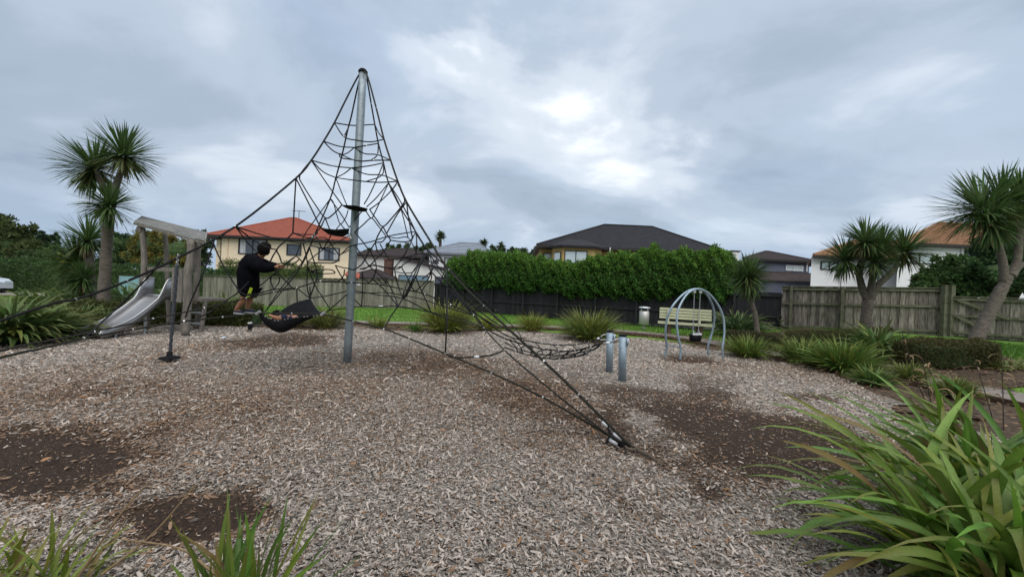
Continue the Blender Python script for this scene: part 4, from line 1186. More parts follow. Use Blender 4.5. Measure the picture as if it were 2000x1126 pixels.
def box_hedge(label, pts, wd, h, n, col, leaf=(.03, .06), rough=.06, name='low_hedge'):
    """clipped hedge along a polyline of ground points"""
    P = np.array(spline([(x, y, 0) for x, y in pts], 6))
    T = np.gradient(P, axis=0); T /= np.linalg.norm(T, axis=1)[:, None]
    S = np.stack([-T[:, 1], T[:, 0], np.zeros(len(P))], 1)
    ctr = P[len(P) // 2]
    root = thing(name, (ctr[0], ctr[1], float(gz(ctr[0], ctr[1]))), label, 'hedge')
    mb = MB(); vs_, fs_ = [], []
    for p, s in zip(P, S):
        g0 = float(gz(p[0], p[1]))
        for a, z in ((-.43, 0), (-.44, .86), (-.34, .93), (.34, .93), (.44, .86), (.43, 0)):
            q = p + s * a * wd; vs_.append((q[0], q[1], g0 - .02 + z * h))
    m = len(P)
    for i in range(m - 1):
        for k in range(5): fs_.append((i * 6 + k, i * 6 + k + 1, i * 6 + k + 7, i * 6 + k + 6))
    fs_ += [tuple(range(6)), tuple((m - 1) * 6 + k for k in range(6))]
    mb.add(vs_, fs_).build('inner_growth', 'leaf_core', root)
    cum = np.concatenate([[0], np.cumsum(np.linalg.norm(np.diff(P, axis=0), axis=1))])
    s = rng.uniform(-.1, cum[-1] + .1, n)
    pos = np.stack([np.interp(s, cum, P[:, 0]), np.interp(s, cum, P[:, 1])], 1)
    sd = np.stack([np.interp(s, cum, S[:, 0]), np.interp(s, cum, S[:, 1])], 1)
    u = rng.uniform(0, 2 * h + wd, n)
    a = np.where(u < h, -.5 * wd, np.where(u < h + wd, u - h - wd / 2, .5 * wd))
    z = np.where(u < h, u, np.where(u < h + wd, h, 2 * h + wd - u))
    a = a * (1 + .10 * np.sin(s * 5) * np.sin(z * 8)) + rng.normal(0, rough * .6, n)
    z = z * (1 + .05 * np.sin(s * 3.3)) + rng.normal(0, rough * .6, n)
    xy = pos + sd * a[:, None]
    Pp = np.stack([xy[:, 0], xy[:, 1], gz(xy[:, 0], xy[:, 1]) + np.maximum(z, .01)], 1)
    V, Fc, C = leafquads(Pp, unit(n) + np.array((0, 0, .6)), unit(n), rng.uniform(leaf[0] * 1.2, leaf[1] * 1.6, n), rng.uniform(leaf[0] * .5, leaf[1] * .6, n), jitter_col(np.array(col) * 1.3, n, .4, .15))
    tag(obj_np('foliage', V, Fc, 'leaf_far', root, C), kind='stuff')
gp = lambda px, py, z=0: tuple(onground(px, py, z)[:2])
box_hedge('low clipped dark hedge behind the slide and hammock', [gp(95, 640), gp(220, 632), gp(330, 630), gp(420, 632), gp(500, 634)], .75, .62, 26000, (.060, .068, .022), leaf=(.04, .07), rough=.09)
box_hedge('clipped dark green hedge block beside the path at right', [gp(1772, 712), (10.9, 9.35), (11.6, 9.0)], .75, .52, 14000, (.070, .066, .026), leaf=(.025, .045), rough=.05)
box_hedge('low brown green hedge along the foot of the brown fence', [gp(1535, 668, .1), gp(1640, 672, .2), gp(1740, 676, .3)], .6, .42, 9000, (.065, .062, .025), leaf=(.03, .05))
box_hedge('small dark hedge piece under the small cabbage tree', [gp(1425, 676), gp(1480, 680), gp(1515, 682)], .6, .45, 7000, (.055, .052, .026), leaf=(.03, .05))
box_hedge('long dark clipped hedge before the distant trees at left', [(-36, 24), (-30, 25), (-25, 26), (-20.5, 27)], 1.4, 1.95, 16000, (.040, .075, .024), leaf=(.09, .16), rough=.12)
box_hedge('leafy shrub hedge with pale flowers below the cream house', [(-21.5, 27.5), (-18.2, 28.3), (-15.0, 28.9)], 1.3, 2.55, 12000, (.085, .105, .030), leaf=(.07, .13), rough=.2)

# trees ---------------------------------------------------------------
def tree(name, label, px, Y, base_z, lobes, col, n, leaf=(.14, .26), trunk_r=.2, group=None, col2=None):
    """lobes: (px, py, rx_px, ry_px, dY)"""
    b = at(px, 560, Y)
    root = thing(name, (b[0], b[1], base_z), label, 'tree', group)
    Pl, Cl = [], []
    tot = sum(l[2] * l[3] for l in lobes)
    mb = MB(); cores = []
    top = at(lobes[0][0], lobes[0][1], Y + lobes[0][4])
    mb.tube(spline([(b[0], b[1], base_z - .1), ((b[0] * 2 + top[0]) / 3, b[1], (base_z * 1.3 + top[2]) / 2.3), (top[0], top[1], top[2])], 5), [trunk_r * (1 - .07 * i) for i in range(11)], 8)
    for (lx, ly, rx, ry, dY) in lobes:
        c = at(lx, ly, Y + dY)
        s = (Y + dY) / F
        a, h = rx * s, ry * s
        m = int(n * rx * ry / tot)
        K = max(10, int(m / 90))
        # twig clumps through the volume, more near the skin
        cd = unit(K) * (rng.uniform(.25, 1, K) ** .45)[:, None]
        cc = c + cd * np.array((a, a * .8, h)) * (1 + .16 * np.sin(cd[:, :1] * 7 + cd[:, 2:] * 5))
        idx = rng.integers(0, K, m)
        cr_ = rng.uniform(.12, .26, K) * (a + h) / 2
        Pl.append(cc[idx] + unit(m) * (rng.uniform(0, 1, m) ** .5 * cr_[idx])[:, None])
        kc = rng.uniform(.75, 1.25, K)
        C = jitter_col(np.array(col) * 1.45, m, .25, .12) * kc[idx][:, None]
        if col2 is not None:
            q = rng.uniform(0, 1, K) < .45
            C[q[idx]] = jitter_col(np.array(col2) * 1.45, int(q[idx].sum()), .25, .1)
        Cl.append(C)
        mb.tube([(b[0] + (c[0] - b[0]) * .3, b[1], base_z + (c[2] - base_z) * .5), c], [trunk_r * .5, trunk_r * .2], 6)
        cores.append((c, a * .62, h * .62))
    mb.build('trunk', 'bark_dark', root, smooth=True)
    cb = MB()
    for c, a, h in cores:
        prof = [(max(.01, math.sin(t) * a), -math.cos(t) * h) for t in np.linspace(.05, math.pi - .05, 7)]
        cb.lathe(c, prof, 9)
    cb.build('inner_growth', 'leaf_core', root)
    P, C = np.concatenate(Pl), np.concatenate(Cl)
    m = len(P)
    V, Fc, C2 = leafquads(P, unit(m) + np.array((0, 0, .25)), unit(m), rng.uniform(*leaf, m), rng.uniform(leaf[0] * .55, leaf[1] * .55, m), C)
    tag(obj_np('crown', V, Fc, 'leaf_far', root, C2), kind='stuff')
tree('broad_tree', 'broad dark olive tree at the far left above the white car', 20, 32, 0, [(15, 480, 48, 46, 0), (-30, 470, 60, 50, 1), (55, 500, 28, 28, -1)], (.045, .060, .020), 16000, leaf=(.2, .36), col2=(.050, .066, .022))
tree('round_bush_tree', 'dark rounded shrub right of the white car', 62, 29, 0, [(40, 535, 40, 32, 0), (85, 540, 36, 30, 0), (70, 512, 34, 22, 1)], (.038, .062, .022), 12000, leaf=(.14, .26))
tree('pine_tree', 'far dark pine with flat layered top at left', 88, 70, 0, [(88, 462, 14, 9, 0), (80, 475, 16, 8, 0), (94, 482, 18, 8, 0)], (.020, .036, .022), 4200, leaf=(.3, .55))
tree('pine_tree', 'far narrow pine right of the flat topped pine', 112, 72, 0, [(111, 466, 6, 10, 0), (110, 480, 11, 8, 0), (114, 492, 14, 8, 0)], (.022, .038, .024), 3200, leaf=(.3, .5))
tree('pine_tree', 'low far pine left of the flat topped pine', 64, 68, 0, [(63, 470, 12, 12, 0), (66, 488, 16, 12, 0)], (.022, .040, .022), 3200, leaf=(.3, .5))
tree('green_tree', 'mid green rounded tree below the far pines', 108, 45, 0, [(100, 505, 34, 18, 0), (135, 510, 26, 18, 0)], (.055, .085, .024), 7000, leaf=(.2, .36))
tree('yellow_shrub', 'small yellow green shrub left of the low cabbage tree', 128, 24, 0, [(128, 506, 14, 13, 0), (133, 522, 13, 12, 0)], (.17, .17, .03), 2600, leaf=(.12, .2), trunk_r=.08)
tree('dark_tree', 'dark domed tree behind the slide shelter', 240, 42, 0, [(238, 476, 30, 26, 0), (225, 505, 26, 26, 0), (262, 500, 24, 26, 0)], (.032, .060, .022), 9000, leaf=(.2, .36))
tree('autumn_tree', 'yellow brown autumn tree framed by the slide shelter', 310, 38, 0, [(300, 480, 40, 32, 0), (350, 492, 34, 34, 0), (270, 495, 26, 28, 0), (325, 512, 44, 22, 0)], (.125, .108, .026), 14000, leaf=(.16, .3), col2=(.085, .10, .028))
tree('dark_tree', 'dark green tree between shelter and cream house', 396, 48, 0, [(395, 474, 22, 22, 0), (385, 500, 26, 26, 0)], (.030, .052, .022), 6000, leaf=(.22, .38))
for k, (px, py, rx, ry, lab) in enumerate(((726, 497, 26, 13, 'far hill tree just right of the steel pole'), (765, 489, 20, 13, 'far hill tree with pointed top between pole and palm'), (805, 491, 26, 13, 'far rounded hill tree left of the tall palm'), (838, 488, 18, 15, 'far dark tree below the tall palm'))):
    tree('hill_tree', lab, px, 75, 0, [(px, py, rx, ry, 0), (px - 12, py + 8, rx * .8, ry * .8, 0), (px + 12, py + 9, rx * .8, ry * .8, 0)], (.040, .062, .026), 3600, leaf=(.3, .6), group='trees on the far hill', trunk_r=.3)
tree('far_tree', 'low dark trees between grey roof house and dark roof house', 1020, 60, 0, [(1010, 494, 34, 10, 0), (965, 490, 20, 8, 0)], (.035, .055, .024), 3200, leaf=(.25, .45))
tree('far_tree', 'small dark tree at the left end of the dark roof', 1046, 46, 0, [(1045, 490, 8, 11, 0), (1043, 502, 10, 12, 0)], (.040, .050, .022), 1800, leaf=(.18, .3))
tree('big_leaved_shrub', 'dark large leaved shrub over the fence in front of the white house', 1860, 18.2, .5, [(1870, 530, 44, 30, 0), (1825, 548, 34, 20, 0), (1890, 560, 46, 26, -.5), (1800, 556, 20, 12, 0)], (.040, .075, .022), 15000, leaf=(.13, .27))
tree('dark_broadleaf_tree', 'dark dense broadleaf tree behind the leaning cabbage tree', 1985, 17.5, .5, [(1975, 490, 52, 54, 0), (2020, 450, 50, 60, 0), (1950, 540, 46, 40, -.5), (2010, 545, 50, 40, -1)], (.032, .062, .022), 24000, leaf=(.13, .26))

def palm(label, px, py, rp, Y):
    c = at(px, py, Y)
    root = thing('palm_tree', (c[0], c[1], 0), label, 'palm', 'far palms')
    mb = MB(); mb.tube([(c[0], c[1], 0), (c[0] + .1, c[1], c[2] * .5), (c[0], c[1], c[2])], [.32, .26, .24], 9); mb.build('trunk', 'bark_dark', root)
    n = 90
    d = unit(n * 2); d = d[d[:, 2] > -.75][:n]; n = len(d)
    V, Fc, C = blades(np.repeat(c[None], n, 0), np.arctan2(d[:, 1], d[:, 0]), np.arcsin(d[:, 2]), rp * Y / F * rng.uniform(.85, 1.2, n), rng.uniform(.18, .30, n), rng.uniform(.2, 1.1, n), jitter_col((.06, .085, .03), n), segs=5, fold=.5)
    tag(obj_np('crown', V, Fc, 'leaf_far', root, C), kind='stuff')
palm('tallest far palm standing above the grey roof house', 860, 462, 13, 60)
palm('far palm rising left of the green hedge top', 945, 475, 11, 66)
palm('far palm nearest the dark roof house', 978, 481, 11, 66)
# ------------------------------------------------------------------ climbing net
MAST = onground(678, 708)[:2]
A1 = onground(1232, 884)[:2]
v1 = A1 - MAST
rot = lambda v: np.array((v[1], -v[0]))
A2, A3, A4 = MAST + rot(v1), MAST - v1, MAST - rot(v1)
d1, d2 = v1 / np.linalg.norm(v1), rot(v1) / np.linalg.norm(v1)
def on_plane(px, py, d):
    """pixel on the vertical plane through the mast along direction d"""
    r_ = ray(px, py)
    n = np.array((-d[1], d[0]))
    return np.array((0, 0, EYE)) + r_ * ((n @ MAST) / (n @ r_[:2]))
net = thing('climbing_net', (*MAST, 0), 'tall pyramid rope climbing net hung from a galvanised steel pole', 'climbing net')
top = at(709, 141, MAST[1])
mb = MB()
mp = spline([(*MAST, -.05), ((MAST[0] + top[0]) / 2, MAST[1], top[2] / 2), (top[0], MAST[1], top[2])], 6)
mb.tube(mp, [.076] * (len(mp) - 2) + [.072, .070], 20)
pole = mb.build('pole', 'galvanised', net, smooth=True)
mb = MB(); mb.lathe((top[0], MAST[1], top[2] - .02), [(.085, 0), (.09, .03), (.06, .07), (.01, .085)], 18); mb.build('pole_cap', 'rubber', pole)
mb = MB(); mb.tube([mp[1] - (mp[1] - mp[0]) * .99, mp[0] + (mp[1] - mp[0]) * .10], .088, 18); mb.build('pole_collar', 'rubber', pole)
for zf in (.62, .27):
    k = int(zf * (len(mp) - 1)); mb = MB(); mb.tube([mp[k], mp[k] + (mp[k + 1] - mp[k]) * .02], .0785, 18); mb.build('weld_band', 'galvanised_blue', pole)

NODES = []            # (px, py, world point)
def reg(px, py, P):
    NODES.append((px, py, np.array(P))); return NODES[-1][2]
def node(px, py, Y, tol=5):
    best = None
    for q in NODES:
        dd = math.hypot(q[0] - px, q[1] - py)
        if dd < tol and (best is None or dd < best[0]): best = (dd, q[2])
    if best: return best[1]
    return reg(px, py, at(px, py, Y))
def rope(P, r=.0105, m='rope', n=5, name='rope', sides=6):
    mb = MB(); mb.tube(spline(P, n), r, sides); return mb.build(name, m, net, smooth=True)
apex = np.array((top[0], MAST[1], top[2]))
E = {1: [(718, 150), (735, 212), (750, 272), (763, 313), (777, 354), (794, 394), (835, 462), (877, 527), (945, 597), (1062, 705), (1130, 770)],
     2: [(699, 150), (676, 194), (653, 240), (632, 276), (608, 313), (578, 348), (460, 442), (346, 504), (250, 548), (150, 584), (60, 606)],
     3: [(701, 160), (686, 228), (680, 250), (668, 303), (656, 347), (645, 388), (615, 457), (588, 520), (545, 575), (518, 608)],
     4: [(716, 152), (725, 203), (732, 243), (739, 280), (749, 318), (759, 357), (782, 405), (812, 452), (836, 488), (872, 520), (968, 605), (1005, 640)]}
ends = {1: A1, 2: A2, 3: A3, 4: A4}
for k, pl in E.items():
    d = d1 if k in (1, 3) else d2
    P = [apex + np.array((0, 0, .03))]
    for px, py in pl: P.append(reg(px, py, on_plane(px, py, d)))
    P.append(np.array((*ends[k], .06)))
    rope(P, .0160 if k in (1, 2) else .0150, 'rope_worn' if k == 1 else 'rope', 4, 'edge_rope', 8)
    # the upper run is doubled by a second strand lying against it
    rope([p + np.array((.012, -.02, -.014)) for p in P[4:8]], .010, name='edge_rope')
f_, m_, b_ = 6.35, 7.2, 8.1
ROPES = [
    # rungs high on the pole
    ([(653, 240), (690, 245), (732, 243)], m_), ([(653, 240), (672, 267), (697, 274), (725, 277), (750, 272)], f_), ([(732, 243), (740, 260), (750, 272)], m_), ([(680, 250), (672, 267)], b_),
    ([(632, 276), (664, 286), (692, 288)], m_), ([(692, 288), (716, 284), (739, 280)], m_), ([(632, 276), (650, 294), (668, 303)], m_), ([(668, 303), (680, 298), (692, 288)], b_), ([(668, 303), (697, 314), (730, 313), (763, 313)], f_), ([(692, 288), (712, 300), (737, 302), (763, 313)], m_), ([(739, 280), (740, 300), (725, 313)], m_), ([(668, 303), (664, 300), (666, 308), (690, 312)], m_),
    ([(608, 313), (650, 324), (686, 328)], m_), ([(686, 328), (720, 324), (749, 318)], m_), ([(608, 313), (632, 336), (656, 347)], m_), ([(656, 347), (672, 339), (686, 328)], b_), ([(656, 347), (700, 353), (740, 356), (777, 354)], f_), ([(686, 328), (715, 340), (746, 342), (777, 354)], m_), ([(749, 318), (747, 345), (716, 354)], m_),
    # fan from the upper edges down to the small platforms
    ([(578, 348), (575, 400), (572, 455)], f_), ([(578, 348), (602, 395), (626, 444)], f_), ([(608, 313), (590, 335), (585, 348), (592, 362), (614, 397), (635, 425), (650, 419), (668, 400)], f_),
    ([(608, 313), (638, 358), (668, 400)], m_), ([(656, 347), (668, 378), (678, 402)], b_), ([(645, 388), (622, 420), (595, 458), (578, 500)], b_), ([(645, 388), (651, 395), (658, 420), (665, 437), (675, 425), (680, 410)], b_), ([(645, 388), (666, 418), (682, 444)], b_), ([(635, 425), (626, 440), (615, 457)], b_), ([(635, 425), (640, 438), (645, 450)], m_), ([(665, 440), (655, 450)], m_), ([(665, 440), (673, 447), (682, 457)], m_),
    ([(749, 318), (738, 345), (722, 380), (711, 399)], m_), ([(759, 357), (736, 385), (716, 404)], m_), ([(759, 357), (742, 394), (732, 415), (725, 426), (714, 411)], m_), ([(777, 354), (766, 370), (742, 393), (722, 409)], f_), ([(777, 360), (783, 370), (790, 390), (786, 400), (766, 425), (748, 442), (735, 428), (721, 410)], f_), ([(794, 394), (775, 420), (755, 456)], f_), ([(759, 357), (780, 408), (797, 464)], b_), ([(759, 357), (788, 402), (812, 452)], m_), ([(794, 394), (798, 425), (803, 452), (806, 466)], f_), ([(706, 414), (692, 430), (681, 443)], m_), ([(693, 453), (710, 438), (724, 428), (738, 440), (755, 462)], m_), ([(748, 442), (738, 460), (733, 474)], f_), ([(748, 442), (753, 452), (763, 469)], f_),
    # hexagonal meshes right of the pole
    ([(693, 453), (707, 470), (722, 487), (735, 477), (746, 472), (755, 462)], f_), ([(693, 478), (724, 472), (755, 463), (785, 456), (812, 452)], m_), ([(755, 462), (775, 465), (797, 464), (812, 490)], b_), ([(763, 469), (785, 472), (801, 470), (808, 460)], f_), ([(763, 469), (755, 482), (750, 490), (744, 497), (732, 508), (722, 520)], m_), ([(742, 476), (750, 491), (758, 503), (762, 506), (790, 503), (812, 497), (838, 494)], m_), ([(733, 475), (737, 490), (744, 497)], b_), ([(693, 480), (708, 500), (726, 518), (742, 537), (755, 553)], f_), ([(722, 487), (712, 508), (702, 520), (690, 527)], f_), ([(722, 487), (732, 508), (735, 520), (733, 532), (727, 545), (720, 552)], f_), ([(703, 525), (716, 522), (727, 516), (748, 522), (770, 523), (785, 520)], m_), ([(703, 524), (712, 525), (722, 519), (740, 519), (760, 524), (775, 526), (785, 521)], b_), ([(812, 456), (798, 482), (785, 505), (773, 521)], m_), ([(812, 456), (814, 475), (816, 495)], f_), ([(816, 497), (803, 507), (786, 520), (795, 540), (801, 556)], f_), ([(770, 530), (788, 533), (806, 531), (815, 518), (826, 500)], b_), ([(826, 500), (815, 520), (806, 533), (792, 568), (787, 583)], m_), ([(823, 500), (818, 525), (812, 540), (795, 575), (788, 585)], f_), ([(838, 494), (832, 498), (826, 504), (838, 522), (842, 530), (852, 541), (873, 560)], f_), ([(834, 490), (844, 515), (846, 530), (842, 545), (830, 558), (824, 569)], m_), ([(770, 525), (774, 545), (780, 565), (788, 584)], b_), ([(842, 530), (836, 545), (822, 559), (811, 568), (803, 556)], m_), ([(816, 540), (818, 556), (824, 569), (832, 586), (842, 610)], m_), ([(855, 495), (850, 515), (838, 530), (824, 545)], b_), ([(868, 528), (862, 546), (856, 566)], b_), ([(872, 530), (876, 540), (890, 560)], f_),
    # lower bands
    ([(750, 642), (763, 618), (777, 598), (795, 570), (813, 542), (822, 515), (830, 500)], f_), ([(750, 642), (766, 615), (786, 585), (802, 555), (812, 530), (826, 500)], f_), ([(687, 566), (735, 575), (787, 585), (842, 608), (885, 625), (925, 634)], b_), ([(687, 571), (720, 572), (755, 571), (790, 577), (826, 584), (860, 596), (922, 618)], b_), ([(730, 548), (742, 556), (757, 570), (766, 584), (777, 598)], m_), ([(752, 542), (762, 560), (771, 578), (777, 598)], b_), ([(706, 598), (690, 582)], b_), ([(708, 530), (708, 565), (708, 597)], b_), ([(640, 606), (706, 598), (740, 599), (777, 599), (830, 607), (900, 622), (945, 640)], b_), ([(873, 522), (873, 600), (870, 690)], 5.6), ([(720, 552), (712, 545), (706, 535)], m_), ([(755, 553), (745, 552), (738, 545)], m_),
    # left of the pole
    ([(572, 455), (556, 471), (541, 487), (546, 500), (550, 513)], f_), ([(572, 455), (592, 460), (615, 457)], m_), ([(572, 455), (605, 465), (634, 464), (645, 475), (655, 488), (664, 497), (680, 483), (693, 478)], m_), ([(540, 466), (566, 471), (592, 475), (605, 466), (620, 455)], f_), ([(460, 443), (500, 455), (540, 466), (560, 468)], f_), ([(460, 443), (490, 465), (512, 478), (528, 485), (541, 487)], f_), ([(541, 487), (533, 500), (526, 514)], f_), ([(592, 475), (597, 495), (600, 512), (600, 535), (600, 560), (605, 582)], m_), ([(600, 512), (628, 513), (655, 512), (663, 497)], f_), ([(604, 482), (610, 500), (617, 522), (620, 540)], m_), ([(615, 457), (622, 470), (630, 486), (638, 474), (645, 462), (648, 455)], m_), ([(604, 482), (590, 512), (572, 535), (545, 568), (515, 605)], b_), ([(604, 482), (610, 480), (630, 486), (655, 496)], b_), ([(575, 498), (566, 508), (555, 518), (545, 520)], f_), ([(575, 498), (585, 505), (593, 514)], m_), ([(582, 502), (578, 512), (568, 517), (550, 517)], m_), ([(600, 511), (620, 495), (640, 482), (664, 470), (690, 452)], b_), ([(664, 498), (678, 490), (692, 480)], b_), ([(607, 528), (630, 526), (648, 527), (654, 533), (640, 534), (622, 534), (607, 529)], m_), ([(600, 520), (614, 536), (628, 546), (650, 550), (690, 555)], m_), ([(655, 518), (664, 535), (674, 550), (687, 566)], m_), ([(658, 516), (668, 522), (680, 524), (690, 525)], m_), ([(673, 526), (671, 538), (664, 546), (655, 552)], m_), ([(605, 582), (612, 562), (620, 540)], m_), ([(605, 583), (640, 577), (690, 566)], b_), ([(605, 583), (592, 572), (580, 564)], b_), ([(645, 604), (630, 580), (616, 558), (600, 520)], b_), ([(576, 563), (580, 580), (582, 601)], b_), ([(632, 614), (660, 590), (687, 568)], f_),
    ([(460, 446), (435, 457), (419, 468), (418, 478), (433, 512), (452, 545), (468, 568), (482, 577)], f_), ([(460, 446), (485, 475), (510, 500), (540, 530), (575, 566)], m_), ([(482, 577), (508, 572), (535, 565), (580, 562)], 6.7), ([(482, 577), (505, 560), (535, 535), (560, 515), (575, 498)], m_), ([(535, 565), (529, 550), (530, 540), (540, 535), (546, 545), (542, 556), (535, 565)], m_), ([(415, 606), (440, 588), (466, 568), (500, 535), (530, 508)], 6.9), ([(415, 606), (398, 615), (380, 624)], 6.5), ([(316, 506), (290, 540), (230, 600), (165, 660)], 5.2), ([(420, 470), (398, 530), (372, 590), (362, 620)], 6.2),
]
# long low catenaries first, so that the meshes tie into them
front = [(1195, 853, 3.95), (1060, 775, 4.5), (960, 728, 5.0), (870, 690, 5.45), (800, 661, 5.8), (750, 642, 5.95), (690, 627, 6.05), (632, 614, 6.1), (570, 612, 6.1), (506, 612, 6.0), (435, 619, 5.7), (360, 627, 5.3), (260, 643, 4.8), (165, 660, 4.35), (70, 683, 3.9), (0, 698, 3.6)]
upper = [(0, 685, 3.75), (91, 666, 4.4), (185, 647, 5.0), (300, 622, 5.7), (400, 601, 6.2), (482, 582, 6.5), (535, 570, 6.65), (580, 562, 6.75), (626, 549, 6.85), (687, 552, 6.9), (740, 555, 6.9), (790, 565, 6.8), (830, 574, 6.7), (880, 595, 6.5), (925, 615, 6.3), (945, 640, 6.0), (985, 683, 5.4), (1070, 756, 4.6), (1188, 848, 3.92)]
back = [(515, 606, 10.3), (560, 590, 9.6), (640, 606, 9.2), (706, 598, 9.1)]
side = [(925, 615, 6.3), (1000, 600, 8.6), (1035, 660, 10.9)]
for pl, mm, r in ((front, 'rope_worn', .0128), (upper, 'rope_worn', .0115)):
    P = [reg(x, y, at(x, y, Yd)) for x, y, Yd in pl]
    if pl is front: P = [np.array((A1[0] - .05, A1[1] + .02, .06))] + P + [np.array((*A2, .06))]
    else: P = [np.array((*A2, .06))] + P + [np.array((A1[0], A1[1], .08))]
    rope(P, r, mm, 3, 'catenary_rope', 8)
rope([at(x, y, Yd) for x, y, Yd in ((870, 690, 5.45), (885, 697, 5.4), (920, 697, 5.35), (960, 693, 5.35), (985, 683, 5.4))], .0125, 'rope_worn')
for pl, Yd in ROPES:
    rope([node(x, y, Yd) for x, y in pl], .0115)
for pl in ([(835, 505, 6.8), (905, 590, 6.6), (945, 640, 6.0)], [(812, 456, 6.9), (880, 555, 6.8), (932, 618, 6.3)], [(842, 530, 7.0), (900, 590, 6.7), (940, 630, 6.1)], [(873, 560, 6.2), (930, 612, 6.2), (975, 640, 7.0)], [(880, 545, 6.0), (940, 610, 6.5), (1020, 662, 7.2)]):
    rope([at(*q) for q in pl], .0105)
# clamps where ropes cross, white ferrules on the stays
seen = []
cl_var = None
for px, py, P in NODES:
    if py < 430 and random.random() < .7: continue
    if any(np.linalg.norm(P - q) < .2 for q in seen) or len(seen) > 60 or px < 150: continue
    seen.append(P)
    if cl_var is None:
        mb = MB(); mb.tube([(-.012, 0, 0), (.012, 0, 0)], .0125, 8); mb.tube([(0, 0, -.016), (0, 0, .016)], .006, 6)
        o = mb.build('rope_clamp', 'silver', net, origin=ORG[net.name]); cl_var = o
        for v in o.data.vertices: v.co += Vector(ORG[net.name])
    else:
        o = cl_var.copy(); COL.objects.link(o); o.parent = net
    o.location = P - ORG[net.name] + np.array((0, -.006, 0)); o.rotation_euler = (random.uniform(-1, 1), random.uniform(-1, 1), random.uniform(0, 3))
for a, b, rr in (((1176, 822, 4.03), (1187, 834, 4.0), .02), ((1198, 846, 3.93), (1214, 858, 3.88), .02), ((1190, 858, 3.93), (1206, 868, 3.88), .02), ((926, 697, 5.35), (936, 696, 5.35), .019), ((609, 464, 6.9), (616, 458, 6.95), .02), ((682, 459, 7.05), (686, 467, 7.05), .02), ((696, 556, 6.88), (704, 556, 6.88), .017), ((740, 598, 9.1), (748, 598, 9.1), .022)):
    mb = MB(); mb.tube([at(*a), at(*b)], rr, 10); mb.build('ferrule', 'sleeve', net, smooth=True)
# the anchor in front: eye, thimble and rod running into the ground
rope([at(1187, 832, 4.0), at(1192, 846, 3.95), at(1213, 862, 3.88), at(1226, 877, 3.82)], .015, 'rope')
rope([at(1189, 836, 4.0), at(1190, 850, 3.95), at(1185, 866, 3.9), at(1186, 882, 3.85)], .012, 'rope')
rope([at(1195, 853, 3.95), at(1210, 868, 3.88), at(1224, 879, 3.82)], .016, 'rope')
def anchor(P, aim):
    P = np.array((*P, 0.)); d = np.array((*(P[:2] - MAST), 0)); d /= np.linalg.norm(d)
    mb = MB()
    c = P + np.array((0, 0, .055))
    ring = [c + d * .05 * math.cos(t) + np.array((-d[1], d[0], 0)) * .05 * math.sin(t) for t in np.linspace(0, 2 * math.pi, 17)]
    mb.tube(ring, .015, 8, cap=False)
    mb.tube([c + d * .045, c + d * .16 + (0, 0, -.02), c + d * .34 + (0, 0, -.075)], [.019, .018, .016], 8)
    mb.build('ground_anchor', 'rust_rod', net, smooth=True)
for a in (A1, A2, A3, A4): anchor(a, None)
for k in range(3):
    mb = MB(); q = np.array((*A3, .1 + .07 * k)); mb.tube([q + (-.05, 0, 0), q + (.05, .02, .02)], .035, 8); mb.build('turnbuckle', 'rubber' if k < 2 else 'silver', net)
rope([np.array((*A3, .12)), at(545, 630, 9.6), at(600, 618, 8.8)], .011)
# small rubber platforms
def platform(px, w, name='platform'):
    P = [at(*q) for q in px]
    c = np.mean(P, 0) - np.array((0, 0, w))
    mb = MB(); n = len(P)
    vs_ = P + [(p + c) / 2 - np.array((0, 0, w * .35)) for p in P] + [c]
    fs = [(i, (i + 1) % n, (i + 1) % n + n, i + n) for i in range(n)] + [(i + n, (i + 1) % n + n, 2 * n) for i in range(n)]
    mb.add(vs_, fs)
    o = mb.build(name, 'rubber', net, smooth=True)
    md = o.modifiers.new('thick', 'SOLIDIFY'); md.thickness = .012
    return o
platform([(668, 400, 6.9), (694, 401, 6.75), (718, 407, 7.0), (716, 412, 7.5), (690, 405, 7.7), (672, 403, 7.5)], .05)
platform([(626, 445, 6.9), (655, 448, 6.6), (682, 446, 6.9), (680, 456, 7.3), (660, 452, 7.6), (640, 450, 7.3)], .10)
# hammock: a black membrane slung between three corners
c0, c1, c2 = at(506, 612, 6.0), at(632, 614, 6.1), at(606, 584, 7.0)
N_ = 20
vs_, idx, fs = [], {}, []
for i in range(N_ + 1):
    for j in range(N_ + 1 - i):
        a, b = i / N_, j / N_
        cxx = 1 - a - b
        p = c0 * cxx + c1 * a + c2 * b
        sag = .34 * (b * (1 - b) ** 3 / .105) * (3.3 * cxx ** 1.4 * (a + .1) ** .6) + 4 * cxx * a * .05 + 4 * a * b * .04 + .10 * cxx * a ** .5 * 2 * math.exp(-((a - .25) / .2) ** 2)
        p = p - np.array((0, 0, sag)) - np.array((0, 1, 0)) * .10 * b * 4 * cxx
        # belly hangs to the left where someone lies
        p = p
        idx[i, j] = len(vs_); vs_.append(p)
for i in range(N_):
    for j in range(N_ - i):
        fs.append((idx[i, j], idx[i + 1, j], idx[i, j + 1]))
        if i + j < N_ - 1: fs.append((idx[i + 1, j], idx[i + 1, j + 1], idx[i, j + 1]))
mb = MB(); mb.add(vs_, fs); ham = mb.build('hammock', 'rubber', net, smooth=True)
ham.modifiers.new('thick', 'SOLIDIFY').thickness = .014
mb = MB(); mb.tube([(0, 0, -.006), (0, 0, .006)], .012, 6)
rv = None
